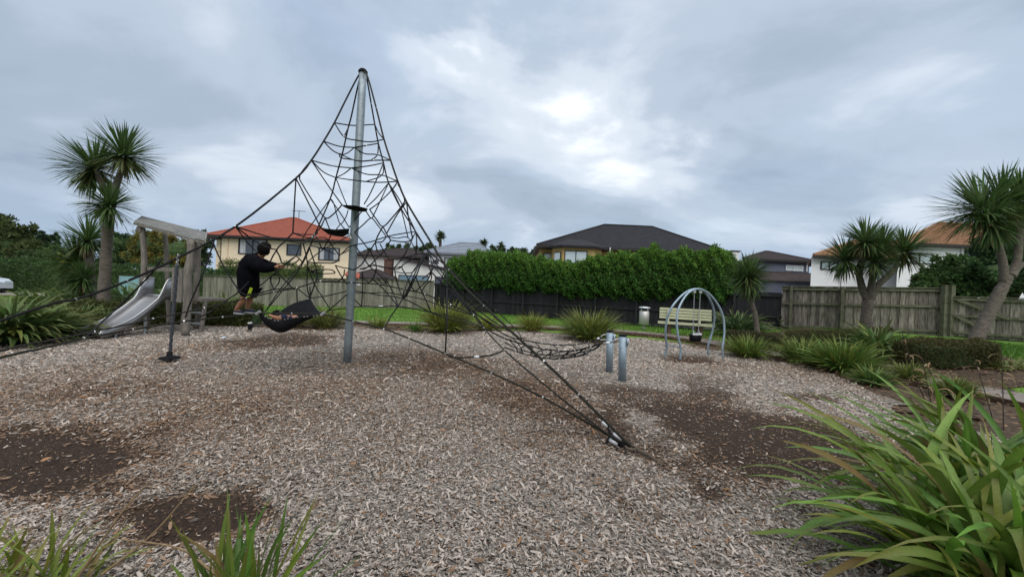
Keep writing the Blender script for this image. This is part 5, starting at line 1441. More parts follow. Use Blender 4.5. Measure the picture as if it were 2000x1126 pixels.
for ea, eb in ((0, 1), (1, 2), (0, 2)):
    for k in range(1, 13):
        t = k / 13
        e = {(0, 1): (t, 0), (1, 2): (1 - t, t), (0, 2): (0, t)}[(ea, eb)]
        i, j = round(e[0] * N_), round(e[1] * N_)
        if i + j > N_: j = N_ - i
        P = vs_[idx[i, j]] + np.array((0, -.004, .004))
        if rv is None:
            rv = mb.build('rivet', 'silver', ham, origin=ORG[net.name]); rv.data.transform(Matrix.Translation(Vector(ORG[net.name])))
            o = rv
        else: o = rv.copy(); COL.objects.link(o); o.parent = ham
        o.location = P - ORG[net.name]
for q, Yd in (((506, 611), 6.0), ((632, 613), 6.1)):
    mb = MB(); c = at(*q, Yd); mb.tube([c + (-.03, -.02, -.02), c + (.03, -.02, .03)], .024, 8); mb.build('hammock_shackle', 'silver', net)
rope([c2, at(606, 575, 7.05), at(605, 560, 7.1)], .011)

# net bridge to the two posts
def post(px, py, topy, label):
    g = onground(px, py); Yd = g[1]
    t = at(px + 1.5, topy, Yd)
    root = thing('bridge_post', (g[0], g[1], 0), label, 'post', 'posts carrying the net bridge')
    mb = MB(); mb.tube([(g[0], g[1], -.05), (t[0], g[1], t[2])], .068, 20); mb.build('tube', 'galvanised_blue', root, smooth=True)
    mb = MB(); mb.lathe((t[0], g[1], t[2]), [(.072, -.012), (.072, .012), (.05, .024), (.01, .028)], 18); mb.build('cap', 'rubber', root)
    for dz in (-.07, -.17):
        mb = MB(); x = t[0] - .06
        mb.tube(spline([(x + .1, g[1], t[2] + dz), (x - .06, g[1], t[2] + dz), (x - .13, g[1], t[2] + (dz - .12) / 2 - .03)], 5), .009, 8); mb.build('u_bolt', 'silver', root, smooth=True)
        mb = MB(); mb.tube([(t[0] + .07, g[1], t[2] + dz), (t[0] + .115, g[1], t[2] + dz)], .016, 6); mb.build('nut', 'silver', root)
    mb = MB(); mb.tube([(t[0] + .06, g[1], t[2] - .12), (t[0] + .09, g[1], t[2] - .12)], .075, 14); mb.build('back_plate', 'galvanised_blue', root)
    return np.array((t[0] - .19, g[1], t[2] - .13))
pA_ = post(1190, 727, 647, 'farther of the two short galvanised posts holding the net bridge')
pB_ = post(1215, 744, 655, 'nearer of the two short galvanised posts holding the net bridge')
br = thing('net_bridge', ((pA_[0] + pB_[0]) / 2 - 1.3, 7.05, 0), 'sagging black rope net bridge between the climbing net and two posts', 'rope bridge')
def brope(P, r=.0105, name='rope'):
    mb = MB(); mb.tube(spline(P, 6), r, 6); return mb.build(name, 'rope', br, smooth=True)
yA, yB = pA_[1], pB_[1]
farR = [at(940, 620, 6.5), at(990, 655, 7.2), at(1040, 667, 7.35), at(1085, 673, 7.4), at(1130, 672, 7.4), at(1160, 664, 7.4), pA_]
nearR = [at(945, 640, 6.1), at(985, 660, 6.5), at(1030, 674, 6.7), at(1070, 682, 6.72), at(1105, 685, 6.73), at(1140, 680, 6.74), at(1172, 671, 6.75), pB_]
lowF = [at(985, 668, 6.6), at(1015, 682, 7.05), at(1060, 692, 7.1), at(1100, 693, 7.1), at(1135, 688, 7.1), at(1150, 686, 7.1), pA_ + np.array((-.15, -.3, -.04))]
lowN = [at(986, 678, 6.2), at(1015, 688, 6.75), at(1050, 697, 6.9), at(1085, 700.5, 6.9), at(1120, 697, 6.9), at(1150, 691, 6.95)]
for P, r in ((farR, .012), (nearR, .012), (lowF, .0105), (lowN, .0105)): brope(P, r, 'side_rope')
sN, sF, sLF, sLN = [spline(P, 10) for P in (nearR, farR, lowF, lowN)]
pick = lambda S, t: S[min(len(S) - 1, int(t * (len(S) - 1)))]
for t in (.18, .32, .46, .60, .74, .88):
    a, b, c, dd = pick(sN, t), pick(sLN, t), pick(sLF, t + .02), pick(sF, t + .03)
    brope([a, (a + b) / 2 + (.03, -.01, 0), b, (b + c) / 2 + (.02, 0, -.01), c, (c + dd) / 2 + (.03, 0, 0), dd], .0095, 'rung')
for t in (.25, .39, .53, .67, .81):
    b, c = pick(sLN, t), pick(sLF, t)
    m_q = pick(sN, t + .03)
    brope([b, (b + m_q) / 2 + (-.05, 0, .02), m_q + (.04, 0, -.005), (m_q + c) / 2 + (.07, 0, 0), c], .0095, 'loop')
for P in (sN, sF, sLN, sLF):
    for t in np.linspace(.15, .9, 7):
        q = P[int(t * (len(P) - 1))]; mb = MB(); mb.tube([q + (-.009, 0, 0), q + (.009, 0, 0)], .013, 8); mb.build('rope_clamp', 'silver', br)
for P in (sN, sF):
    mb = MB(); mb.tube([P[-7], P[-3]], .019, 10); mb.build('ferrule', 'sleeve', br, smooth=True)

# rope seat hanging from the net
sx = onground(331, 703)
Yd = 6.7
rs = thing('disc_rope_swing', at(331, 698, Yd), 'grey rope with black round disc seat hanging from the net', 'rope swing')
tp, bt = at(346, 516, Yd), at(332, 690, Yd)
mb = MB()
n = 46
for k in range(3):
    ph = 2 * math.pi * k / 3
    pts = [tp + (bt - tp) * i / n + .014 * np.array((math.cos(ph + i * .55), math.sin(ph + i * .55), 0)) for i in range(n + 1)]
    mb.tube(pts, [.013 + .005 * (1 - i / n) for i in range(n + 1)], 6)
mb.build('twisted_rope', 'swing_rope', rs, smooth=True)
mb = MB(); c = at(331, 698, Yd); mb.lathe(c, [(.02, -.018), (.145, -.016), (.158, 0), (.145, .014), (.045, .026), (.04, .11), (.03, .115)], 24); mb.build('disc_seat', 'rubber', rs, smooth=True)
mb = MB()
for k in range(5):
    q = tp + np.array((.004 * k, 0, .03 + .034 * k))
    ax_ = (1, 0, 0) if k % 2 else (0, 1, 0)
    mb.tube([q + .018 * np.array((math.cos(t) * ax_[0], math.cos(t) * ax_[1], math.sin(t) * 1.3)) for t in np.linspace(0, 2 * math.pi, 11)], .005, 5, cap=False)
mb.build('chain', 'silver', rs)

# ------------------------------------------------------------------ slide and shelter
sl = thing('slide', (-9.6, 9.2, 0), 'stainless steel slide with raised side rims coming down from the timber shelter', 'slide')
prof = [(10.25, .97), (10.0, .96), (9.85, .88), (9.6, .68), (9.35, .49), (9.1, .33), (8.85, .22), (8.62, .17), (8.42, .16)]
sp = spline([(0, y, z) for y, z in prof], 4)
xL, xR = -9.92, -9.30
mb = MB()
N2 = 7
vs_, fs = [], []
for p in sp:
    for k in range(N2):
        t = k / (N2 - 1); vs_.append((xL + (xR - xL) * t, p[1], p[2] + .05 * (2 * t - 1) ** 4))
for i in range(len(sp) - 1):
    for k in range(N2 - 1): fs.append((i * N2 + k, i * N2 + k + 1, (i + 1) * N2 + k + 1, (i + 1) * N2 + k))
o = mb.add(vs_, fs).build('chute', 'steel', sl, smooth=True)
o.modifiers.new('t', 'SOLIDIFY').thickness = .01
for sx_ in (xL, xR):
    rim = []
    for p in sp:
        e = .13 + .36 * float(sstep(9.72, 10.05, p[1])) - .07 * float(sstep(8.75, 8.42, p[1]))
        rim.append((sx_, p[1], p[2] + e))
    low = [(sx_, p[1], p[2] - .06 - .05 * float(sstep(8.9, 8.42, p[1]))) for p in sp]
    m = len(sp)
    mb = MB(); mb.add(rim + low, [(i, i + 1, m + i + 1, m + i) for i in range(m - 1)]); o = mb.build('side_panel', 'steel', sl, smooth=True)
    o.modifiers.new('t', 'SOLIDIFY').thickness = .012
    mb = MB(); mb.tube(rim + [(sx_, 8.36, .1)], .017, 8); mb.build('rim', 'steel_rim', sl, smooth=True)
mb = MB(); mb.tube([(xL, 10.05, 1.0), (xR, 10.05, 1.0)], .018, 8); mb.build('top_bar', 'steel_rim', sl, smooth=True)
for y, z in ((8.75, .12), (9.45, .45)):
    for sx_ in (xL + .03, xR - .03):
        mb = MB(); mb.tube([(sx_, y, -.02), (sx_, y, z)], .022, 8); mb.build('leg', 'galvanised', sl)
sh = thing('slide_shelter', (-9.4, 10.4, 0), 'weathered grey timber shelter with sloping board roof over the slide top', 'shelter')
def timber_post(px0, py0, Yb, px1, py1, r, name='post', base_z=0.0):
    b = at(px0, py0, Yb); t = at(px1, py1, Yb); b[2] = base_z
    P = [b + (t - b) * k / 6 + np.array((random.uniform(-.022, .022), random.uniform(-.02, .02), 0)) * (0 < k < 6) for k in range(7)]
    mb = MB(); mb.tube(spline(P, 3), [r * random.uniform(.92, 1.08) for _ in range(19)], 9); return mb.build(name, 'grey_timber', sh, smooth=True)
timber_post(362, 655, 9.62, 373, 468, .09)
timber_post(287, 640, 10.35, 277, 442, .068)
timber_post(383, 640, 10.9, 388, 470, .07)
timber_post(330, 640, 11.4, 322, 452, .06)
Ar, Cr, Dr = at(262, 432, 10.3), at(400, 468, 9.5), at(403, 453, 10.6)
Er = Ar + Dr - Cr
nb = 11
for k in range(nb):
    a, b = k / nb + .006, (k + 1) / nb - .006
    lift = .018 * (k % 2)
    q = [Cr + (Dr - Cr) * a, Cr + (Dr - Cr) * b, Ar + (Er - Ar) * b, Ar + (Er - Ar) * a]
    mb = MB(); mb.slab([p + np.array((0, 0, lift)) for p in q], .035); mb.build('roof_board', 'roof_board', sh)
for t in (.03, .97):
    mb = MB(); mb.beam(Cr + (Dr - Cr) * t + (0, 0, -.085), Ar + (Er - Ar) * t + (0, 0, -.07), .05, .06); mb.build('rafter', 'grey_timber', sh)
for t in (.06, .93):
    p, q = Cr + (Ar - Cr) * t, Dr + (Er - Dr) * t
    mb = MB(); mb.beam(p + (0, 0, -.20), q + (0, 0, -.20), .09, .13); mb.build('beam', 'grey_timber', sh)
mb = MB(); mb.slab([Cr + (0, 0, .03), Dr + (0, 0, .03), Dr + (.03, 0, .03), Cr + (.03, 0, .03)], .11); mb.build('fascia_board', 'roof_board', sh)
mb = MB(); mb.box((-9.45, 10.75, .90), (1.7, 1.0, .07)); mb.build('platform_deck', 'grey_timber', sh)
for px, py0, py1, wd, Yd_ in ((352, 525, 590, .14, 9.85), (341, 522, 588, .12, 9.95), (383, 532, 592, .13, 10.3), (290, 525, 560, .12, 10.45)):
    a, b = at(px, py0, Yd_), at(px - 1, py1, Yd_)
    mb = MB(); mb.box((a + b) / 2, (wd, .04, a[2] - b[2])); mb.build('side_plank', 'grey_timber', sh)
mb = MB(); mb.beam(at(288, 524, 10.4), at(362, 528, 9.9), .05, .1); mb.build('top_rail', 'grey_timber', sh)
for z in (.25, .55):
    mb = MB(); mb.tube([(-9.15, 10.35, z), (-8.55, 10.2, z)], .022, 8); mb.build('ladder_rung', 'galvanised', sh)
for x in (-9.15, -8.6):
    mb = MB(); mb.beam((x, 10.3, -.03), (x, 10.4, .9), .07, .07); mb.build('stringer', 'grey_timber', sh)

# ------------------------------------------------------------------ arch swing, bench, bin
sw = thing('arch_swing', (4.8, 9.7, 0), 'blue grey steel arch toddler swing with four curved legs', 'swing')
feet = [(onground(1299, 697), onground(1383, 693)), (onground(1328, 703), onground(1412, 699))]
mid = (feet[0][0] + feet[0][1] + feet[1][0] + feet[1][1]) / 4
topz = 1.80
for a, b in feet:
    own = (a + b) / 2
    ctrl = []
    for t, z, wdt in ((0, 0, 1.0), (.0, .28, .97), (0, .62, 1.08), (0, .98, 1.10), (0, 1.28, .98), (0, 1.55, .70), (0, 1.72, .40), (0, topz, 0)):
        # the two arches lean together and meet at the crown
        lean = (z / topz) ** 1.5
        ctr = own * (1 - lean) + (mid + (own - mid) * .12) * lean
        ctrl.append(ctr + (a - own) * wdt + np.array((0, 0, z)))
    for t, z, wdt in ((0, 1.72, .40), (0, 1.55, .70), (0, 1.28, .98), (0, .98, 1.10), (0, .62, 1.08), (0, .28, .97), (0, 0, 1.0)):
        lean = (z / topz) ** 1.5
        ctr = own * (1 - lean) + (mid + (own - mid) * .12) * lean
        ctrl.append(ctr + (b - own) * wdt + np.array((0, 0, z)))
    mb = MB(); mb.tube(spline(ctrl, 6), .027, 12); mb.build('arch', 'galvanised_blue', sw, smooth=True)
mb = MB(); mb.tube([feet[0][0] * .5 + feet[0][0] * .5 + (0, 0, .33), feet[1][0] + (0, 0, .33)], .012, 8); mb.build('cross_bar', 'galvanised_blue', sw)
dsw = (feet[0][1] - feet[0][0]); dsw /= np.linalg.norm(dsw)
for s in (-.11, .11):
    tp = mid + dsw * s + np.array((0, 0, topz - .06)); bt = mid + dsw * s * .9 + np.array((0, 0, .72))
    mb = MB(); mb.box(tp, (.06, .05, .09)); mb.build('hanger', 'silver', sw)
    mb = MB()
    for k in range(22):
        q = tp + (bt - tp) * k / 21
        ax_ = np.array((1., 0, 0)) if k % 2 else np.array((0, 1., 0))
        mb.tube([q + .011 * ax_ * math.cos(t) + np.array((0, 0, .03 * math.sin(t))) for t in np.linspace(0, 2 * math.pi, 8)], .0055, 4, cap=False)
    mb.build('chain', 'silver', sw)
    for s2 in (-.07, .07):
        mb = MB(); mb.tube([bt, bt + np.array((-dsw[1], dsw[0], 0)) * s2 + (0, 0, -.13)], .008, 5); mb.build('chain_fork', 'silver', sw)
# bucket seat: two leg shells with a bar over each
c = mid + np.array((0, 0, .54))
for s in (-.075, .075):
    q = c + dsw * s
    mb = MB(); mb.lathe(q + (0, 0, -.12), [(.02, 0), (.07, .01), (.095, .06), (.10, .14), (.095, .19), (.08, .185), (.075, .08), (.02, .05)], 16); mb.build('seat_shell', 'rubber', sw, smooth=True)
    mb = MB(); mb.box(q + (0, -.08, .085), (.12, .03, .05)); mb.build('seat_bar', 'white_rubber', sw)
# bench
bx = onground(1340, 652)
bn = thing('park_bench', (bx[0], bx[1], 0), 'lichen covered pale slatted bench behind the arch swing', 'bench')
e0, e1 = at(1288, 617, 15.9), at(1390, 621, 15.2)
db = (e1 - e0); db[2] = 0; Lb = np.linalg.norm(db); db /= Lb
nb_ = np.array((db[1], -db[0], 0)); nb_ = nb_ if nb_[1] < 0 else -nb_
bc = (e0 + e1) / 2
for k, (z, o_) in enumerate(((1.02, -.10), (.90, -.07), (.78, -.04), (.66, -.01))):
    mb = MB(); ctr = np.array((bc[0], bc[1], z)) - nb_ * -o_
    mb.beam(ctr - db * Lb / 2, ctr + db * Lb / 2, .035, .095); mb.build('back_slat', 'bench_slat', bn)
for k in range(4):
    mb = MB(); ctr = np.array((bc[0], bc[1], .46)) + nb_ * (.08 + .115 * k)
    mb.beam(ctr - db * (Lb / 2 + .02 * k), ctr + db * (Lb / 2 + .02 * k), .095, .05 if k < 3 else .10); mb.build('seat_slat', 'bench_slat', bn)
for s in (-.62, .52):
    q = np.array((bc[0], bc[1], 0)) + db * s * Lb / 1.9
    mb = MB(); mb.box(q + nb_ * .15 + (0, 0, .2), (.12, .36, .42)); mb.build('leg', 'bench_leg', bn)
    mb = MB(); mb.beam(q + nb_ * .02 + (0, 0, .42), q - nb_ * -.07 + nb_ * .0 + (0, 0, 1.06), .09, .05, up=nb_); mb.build('back_support', 'bench_slat', bn)
# bin
g = onground(1257, 641)
bn2 = thing('litter_bin', (g[0], g[1], 0), 'round stainless litter bin with flat lid on the grass beside the path', 'bin')
mb = MB(); mb.lathe((g[0], g[1], .18), [(.20, 0), (.225, .02), (.225, .62), (.20, .64), (.19, .60)], 24); mb.build('body', 'bin_steel', bn2, smooth=True)
mb = MB(); mb.lathe((g[0], g[1], .95), [(.02, 0), (.26, .0), (.27, .02), (.25, .05), (.10, .075), (.01, .08)], 24); mb.build('lid', 'bin_lid', bn2, smooth=True)
for a in range(4):
    t = a * math.pi / 2 + .5
    mb = MB(); mb.box((g[0] + .2 * math.cos(t), g[1] + .2 * math.sin(t), .885), (.03, .03, .15)); mb.build('lid_support', 'bin_steel', bn2)
mb = MB(); mb.lathe((g[0], g[1], 0), [(.13, 0), (.13, .02), (.05, .03), (.05, .18), (.12, .185)], 14); mb.build('pedestal', 'bin_steel', bn2)

# ------------------------------------------------------------------ white car
cy = 22.0
cg = at(-78, 555, cy)
car = thing('white_car', (cg[0], cy, -.08), 'white hatchback parked at the far left edge', 'car')
o0 = np.array((cg[0], cy, -.08))
side_p = [(-2.0, .35), (-2.05, .75), (-1.95, 1.0), (-1.5, 1.35), (-.9, 1.46), (0.1, 1.45), (.85, 1.05), (1.75, .92), (2.02, .72), (2.05, .35)]
mb = MB()
k = len(side_p)
inner = [(x * .99, z) for x, z in side_p]
vs_ = []
for yo, sq in ((-.84, 0), (-.80, .0), (.80, 0), (.84, 0)):
    for x, z in side_p:
        tuck = .14 * max(0, (z - .85) / .6)
        vs_.append(o0 + np.array((x, yo * (1 - tuck), z)))
fs = [(j * k + i, j * k + (i + 1) % k, (j + 1) * k + (i + 1) % k, (j + 1) * k + i) for j in range(3) for i in range(k)] + [tuple(range(k)), tuple(3 * k + i for i in range(k))]
mb.add(vs_, fs).build('body', 'car_paint', car, smooth=False)
for xa, xb in ((-1.35, -.3), (-.22, .62)):
    mb = MB(); y_ = cy - .80
    mb.slab([(o0[0] + xa, y_, .90), (o0[0] + xb + .12 * (xb > 0), y_, .90), (o0[0] + xb - .25 * (xb > 0), y_ + .06, 1.28), (o0[0] + xa + .12, y_ + .06, 1.28)], (0, -.02, 0)); mb.build('side_window', 'glass', car)
mb = MB(); mb.slab([o0 + np.array(q) for q in ((.93, -.68, 1.04), (.93, .68, 1.04), (.22, .6, 1.42), (.22, -.6, 1.42))], (.02, 0, .02)); mb.build('windscreen', 'glass', car)
for x in (-1.3, 1.3):
    for yo in (-.78, .78):
        mb = MB(); q = o0 + np.array((x, yo, .32)); mb.tube([q + (0, -.1, 0), q + (0, .1, 0)], .32, 18); wh = mb.build('wheel', 'tyre', car, smooth=False)
        mb = MB(); mb.tube([q + (0, -.112, 0), q + (0, .112, 0)], .2, 14); mb.build('rim', 'silver', wh)
for yo in (-.6, .6):
    mb = MB(); mb.box(o0 + np.array((1.98, yo, .72)), (.12, .3, .14)); mb.build('headlight', 'glass_bright', car)

# pool style panel seen beyond the shelter
mb = MB(); q0, q1 = at(234, 541, 22), at(272, 543, 22)
pn = thing('glazed_panel', ((q0[0] + q1[0]) / 2, 22, 0), 'pale teal glazed fence panel between the flaxes behind the slide', 'panel')
mb.box(((q0[0] + q1[0]) / 2, 22, .68), (q1[0] - q0[0], .02, 1.3)); mb.build('pane', 'panel_teal', pn)
for q in (q0, q1):
    mb = MB(); mb.box((q[0], 22, .67), (.05, .05, 1.36)); mb.build('post', 'galvanised', pn)

# ------------------------------------------------------------------ people
def skin_mesh(name, verts, edges, radii, m, parent, root=0, sub=2):
    me = bpy.data.meshes.new(name)
    org = ORG[parent.name]
    me.from_pydata([tuple(np.array(v) - org) for v in verts], edges, [])
    o = bpy.data.objects.new(name, me)
    COL.objects.link(o)
    sk = o.modifiers.new('skin', 'SKIN'); sk.use_smooth_shade = True
    for i, r_ in enumerate(radii):
        rr = (r_, r_) if np.isscalar(r_) else r_
        me.skin_vertices[0].data[i].radius = rr
        me.skin_vertices[0].data[i].use_root = (i == root)
    s = o.modifiers.new('sub', 'SUBSURF'); s.levels = sub; s.render_levels = sub
    dg = bpy.context.evaluated_depsgraph_get()
    nm = bpy.data.meshes.new_from_object(o.evaluated_get(dg))
    bpy.data.objects.remove(o)
    nm.materials.clear(); nm.materials.append(MATS[m])
    nm.polygons.foreach_set('use_smooth', [True] * len(nm.polygons))
    o = bpy.data.objects.new(name, nm)
    COL.objects.link(o); o.parent = parent
    ORG[o.name] = org
    return o
YC = 6.75
W = lambda px, py, dy=0.0: at(px, py, YC + dy)
kid = thing('person', W(470, 609), 'child in black top and shorts standing on the net ropes, leaning right', 'person')
J = [W(487, 566), W(489, 548), W(493, 525), W(499, 511), W(507, 502), W(513, 496), W(517, 488), W(518.5, 482),        # 0-7 pelvis..head
     W(493, 512, -.13), W(510, 522, -.17), W(532, 522, -.14), W(544, 521, -.12),                                     # 8-11 near arm
     W(504, 513, .12), W(524, 517, .15), W(541, 519, .10), W(550, 519, .08),                                         # 12-15 far arm
     W(482, 570, -.075), W(474, 588, -.08), W(461.5, 603, -.07), W(461, 606.5, -.06), W(472, 607.5, -.08),            # 16-20
     W(491, 570, .075), W(487, 588, .07), W(483, 602, .06), W(483.5, 605, .06), W(494, 606, .03)]                     # 21-25
Ed = [(0, 1), (1, 2), (2, 3), (3, 4), (4, 5), (5, 6), (6, 7), (3, 8), (8, 9), (9, 10), (10, 11), (3, 12), (12, 13), (13, 14), (14, 15), (0, 16), (16, 17), (17, 18), (18, 19), (19, 20), (0, 21), (21, 22), (22, 23), (23, 24), (24, 25)]
Rd = [.105, .10, .115, .095, .05, .062, .09, .062, .058, .043, .032, .026, .058, .043, .032, .026, .075, .052, .034, .033, .026, .075, .052, .034, .033, .026]
skin_mesh('body', J, Ed, Rd, 'skin', kid)
def fingers(base, direc, up, s, parent):
    d = np.array(direc) / np.linalg.norm(direc); u = np.array(up) / np.linalg.norm(up); sd = np.cross(d, u)
    for k, (o_, ln) in enumerate(((-.024, .06), (-.008, .068), (.008, .064), (.024, .052))):
        b = base + sd * o_
        mb = MB(); mb.tube([b, b + d * ln * .5 + u * .012, b + d * ln * .85 - u * .012, b + d * ln * .75 - u * .036], [.009, .0085, .008, .006], 6); mb.build('finger', 'skin', parent, smooth=True)
    mb = MB(); b = base - d * .03 + sd * s * .03; mb.tube([b, b + sd * s * .02 + d * .03 - u * .01, b + d * .055 - u * .025], [.010, .009, .007], 6); mb.build('thumb', 'skin', parent, smooth=True)
fingers(J[11], J[11] - J[10], (0, 0, 1), 1, kid)
fingers(J[15], J[15] - J[14], (0, 0, 1), -1, kid)
# loose black top: torso sack plus wide sleeves
mb = MB()
rings = [(W(484, 570), .165, .155, -.15), (W(485, 565), .18, .165, -.15), (W(485, 553), .19, .18, .1), (W(485, 537), .195, .19, .3), (W(488, 521), .19, .19, .55), (W(496, 508), .16, .17, .8), (W(504, 501), .09, .10, .85), (W(507, 499), .07, .075, .85)]
nr_ = 20
vs_ = []
for k, (c, rx, ry, tl) in enumerate(rings):
    for i in range(nr_):
        t = 2 * math.pi * i / nr_
        fold_ = 1 + (.05 * math.sin(3 * t + k * .7) + .035 * math.sin(7 * t + 1.3 * k)) * (1 if k < 6 else .3)
        x_, y_ = .92 * rx * fold_ * math.cos(t), .92 * ry * fold_ * math.sin(t)
        vs_.append(c + np.array((x_ * math.cos(tl), y_, -x_ * math.sin(tl) + (.012 * math.sin(4 * t) if k == 0 else 0))))
fs = [(k * nr_ + i, k * nr_ + (i + 1) % nr_, (k + 1) * nr_ + (i + 1) % nr_, (k + 1) * nr_ + i) for k in range(len(rings) - 1) for i in range(nr_)]
mb.add(vs_, fs)
for sl_ in ([W(496, 510, -.08), W(502, 516, -.19), W(513, 522, -.20), W(527, 523.5, -.165), W(537, 523, -.14)], [W(501, 513, .08), W(512, 516, .17), W(524, 519, .16), W(536, 520, .12), W(542, 520, .10)]):
    mb.tube(spline(sl_, 3), [.13, .128, .125, .118, .112, .104, .098, .09, .084, .076, .066, .058, .05], 12)
mb.build('loose_top', 'black_cloth', kid, smooth=True)
SVt = [W(486, 560), W(482, 570, -.085), W(477, 581, -.09), W(491, 570, .085), W(489, 582, .08)]
skin_mesh('shorts', SVt, [(0, 1), (1, 2), (0, 3), (3, 4)], [.14, .115, .098, .115, .098], 'black_cloth', kid)
mb = MB(); mb.beam(W(491, 562, -.205), W(484, 581, -.19), .014, .05, up=(1, 0, 0)); mb.build('lime_stripe', 'lime_cloth', kid)
# hair cap: lumpy shell over crown and nape
hc = W(517.5, 486.5, -.005)
mb = MB(); nu, nv = 22, 14
fdir = np.array((.66, .70, -.28)); fdir /= np.linalg.norm(fdir)
vs_, nn_ = [], []
for j in range(nv):
    th = math.pi * .86 * j / (nv - 1)
    for i in range(nu):
        ph = 2 * math.pi * i / nu
        nv_ = np.array((math.sin(th) * math.cos(ph), math.sin(th) * math.sin(ph), math.cos(th)))
        nn_.append(nv_)
        vs_.append(hc + nv_ * np.array((.128, .112, .132)) * (1 + .035 * math.sin(6 * ph + 4 * th) + random.uniform(-.025, .025)))
fs = []
for j in range(nv - 1):
    for i in range(nu):
        q = (j * nu + i, j * nu + (i + 1) % nu, (j + 1) * nu + (i + 1) % nu, (j + 1) * nu + i)
        if np.mean([nn_[k] @ fdir for k in q]) < .52 and (np.mean([nn_[k][2] for k in q]) > -.80): fs.append(q)
mb.add(vs_, fs).build('hair', 'hair', kid, smooth=True)
# face turned away to the right: ear, nose, brow side
mb = MB(); n0 = W(524.5, 488, .085); mb.tube([n0 + (-.01, 0, .02), n0 + (.012, 0, -.008), n0 + (-.006, 0, -.016)], [.008, .014, .009], 6); mb.build('nose', 'skin', kid, smooth=True)
for dy in (-.035, .035):
    mb = MB(); n0 = W(523, 485, dy + .085); mb.lathe(n0 + (0, 0, -.008), [(.002, 0), (.009, .006), (.009, .011), (.002, .016)], 8); mb.build('eye', 'hair', kid)
mb = MB(); n0 = W(522, 494, .08); mb.tube([n0 + (0, -.025, 0), n0 + (.008, 0, 0), n0 + (0, .025, 0)], .006, 6); mb.build('mouth', 'skin', kid)
for a, b in ((W(459, 607.5, -.06), W(475, 609, -.08)), (W(481, 606, .05), W(497, 607.5, .02))):
    mb = MB(); P = [a + (b - a) * t for t in (0, .35, .75, 1)]; mb.tube(P, [.03, .034, .038, .022], 10); s_ = mb.build('shoe', 'shoe', kid, smooth=True)
    mb = MB(); mb.beam(a + (0, 0, -.03), b + (0, 0, -.03), .07, .016); mb.build('sole', 'white_rubber', s_)

# second child curled in the hammock
kid2 = thing('person', at(555, 630, 6.3), 'child in navy patterned shirt lying curled inside the black hammock', 'person')
H = lambda px, py, Yd: at(px, py, Yd)
J = [H(575, 626, 6.35), H(562, 626, 6.33), H(552, 622, 6.33), H(546, 619, 6.35), H(541, 615.5, 6.4), H(577, 616, 6.45),
     H(555, 620, 6.18), H(545, 622.5, 6.14), H(535, 619, 6.14), H(530, 617, 6.16),
     H(556, 618, 6.5), H(566, 613, 6.52), H(574, 611.5, 6.5),
     H(580, 627, 6.35), H(586, 624, 6.35), H(577, 626, 6.45), H(570, 627, 6.5), H(581, 627, 6.45), H(587, 623, 6.48), H(578, 625, 6.55)]
Ed = [(0, 1), (1, 2), (2, 3), (3, 4), (0, 5), (2, 6), (6, 7), (7, 8), (8, 9), (2, 10), (10, 11), (11, 12), (0, 13), (13, 14), (14, 15), (15, 16), (0, 17), (17, 18), (18, 19)]
skin_mesh('body', J, Ed, [.085, .085, .085, .045, .075, .06, .05, .042, .036, .028, .045, .036, .028, .06, .05, .04, .03, .06, .05, .04], 'skin', kid2)
skin_mesh('patterned_shirt', [J[0], J[1], J[2], J[6], J[7] * .8 + J[6] * .2], [(0, 1), (1, 2), (2, 3), (3, 4)], [.105, .105, .10, .064, .056], 'navy_cloth', kid2)
fingers(J[9], J[9] - J[8], (0, 0, 1), 1, kid2)
mb = MB()
hc = J[4]
for th0 in (0,):
    prof = [(max(.004, math.sin(t) * .085), -math.cos(t) * .085) for t in np.linspace(1.1, math.pi - .02, 8)]
    mb.lathe(hc + (0, 0, .012), prof, 14)
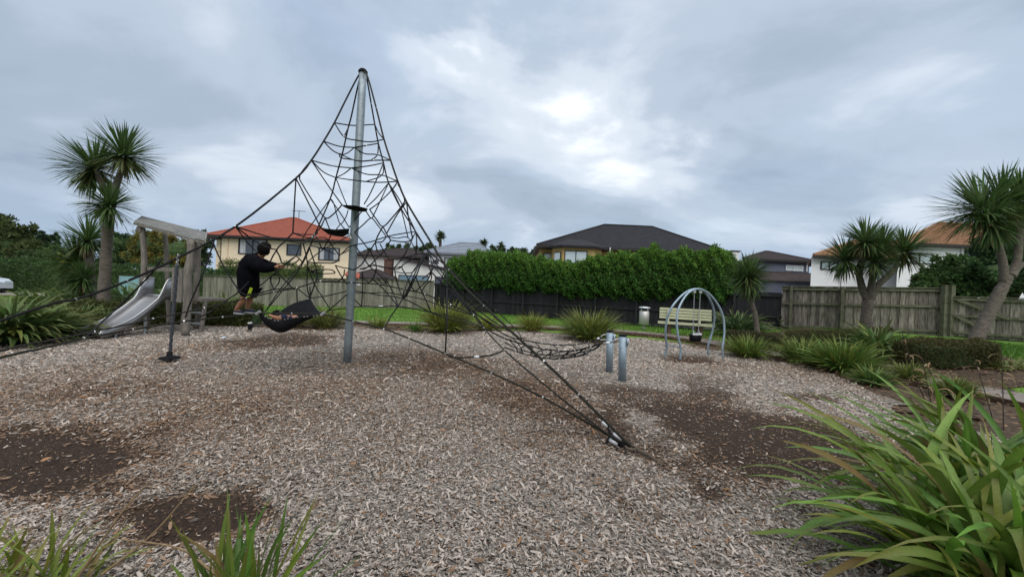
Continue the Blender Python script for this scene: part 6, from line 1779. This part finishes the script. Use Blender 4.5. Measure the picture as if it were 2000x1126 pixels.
mb.build('hair', 'hair', kid2, smooth=True)
for k in range(9):
    q = J[1] + (J[2] - J[1]) * random.uniform(-.8, 1.2) + np.array((0, -.095, random.uniform(.0, .06)))
    mb = MB(); mb.box(q, (.016, .008, .012)); mb.build('shirt_print', 'white_rubber', kid2)

# ------------------------------------------------------------------ small things on the bark
g = onground(438, 663)
mb = MB()
pts = [g + np.array((random.uniform(-.07, .07), random.uniform(-.05, .05), random.uniform(0, .075))) for _ in range(16)]
bm = bmesh.new()
for p in pts: bm.verts.new(p)
bmesh.ops.convex_hull(bm, input=bm.verts)
me = bpy.data.meshes.new('plastic_litter')
for v in bm.verts: v.co -= Vector(g)
bm.to_mesh(me); bm.free(); me.materials.append(MATS['plastic_clear'])
o = bpy.data.objects.new('plastic_litter', me); o.location = g; _link(o, None, g)
tag(o, 'small crumpled clear plastic litter lying on the bark left of the hammock', 'litter')
for (a, b, lab) in (((668, 718), (712, 715), 'thin pale stick lying at the foot of the steel pole'), ((712, 714), (724, 719), 'short forked pale stick right of the pole foot'), ((600, 718), (624, 719), 'dark thin stick left of the pole foot'), ((640, 709), (650, 716), 'tiny pale twig left of the pole foot')):
    p, q = onground(*a), onground(*b)
    mb = MB(); mb.tube(spline([p + (0, 0, .02), (p + q) / 2 + (.01, .02, .03), q + (0, 0, .018)], 4), .006, 6)
    tag(mb.build('stick', 'dry_stalk' if 'pale' in lab else 'dark_stalk'), lab, 'stick')
for (x, y, lab) in ((870, 845, 'orange brown dead leaf lying on the bark in the middle foreground'), (690, 915, 'dead leaf lying on the bark below the pole'), (82, 907, 'pale dead leaf on the dark patch at left'), (1345, 700, 'dead leaf on the bark under the arch swing')):
    p = onground(x, y)
    V, Fc, C = blades(np.array([p + (0, 0, .028)]), np.array([random.uniform(0, 6)]), np.array([.1]), np.array([.09]), np.array([.045]), np.array([.5]), np.array([[1., 1., 1.]]), segs=4)
    tag(obj_np('dead_leaf', V, Fc, 'dry_leaf', None, origin=p), lab, 'leaf')
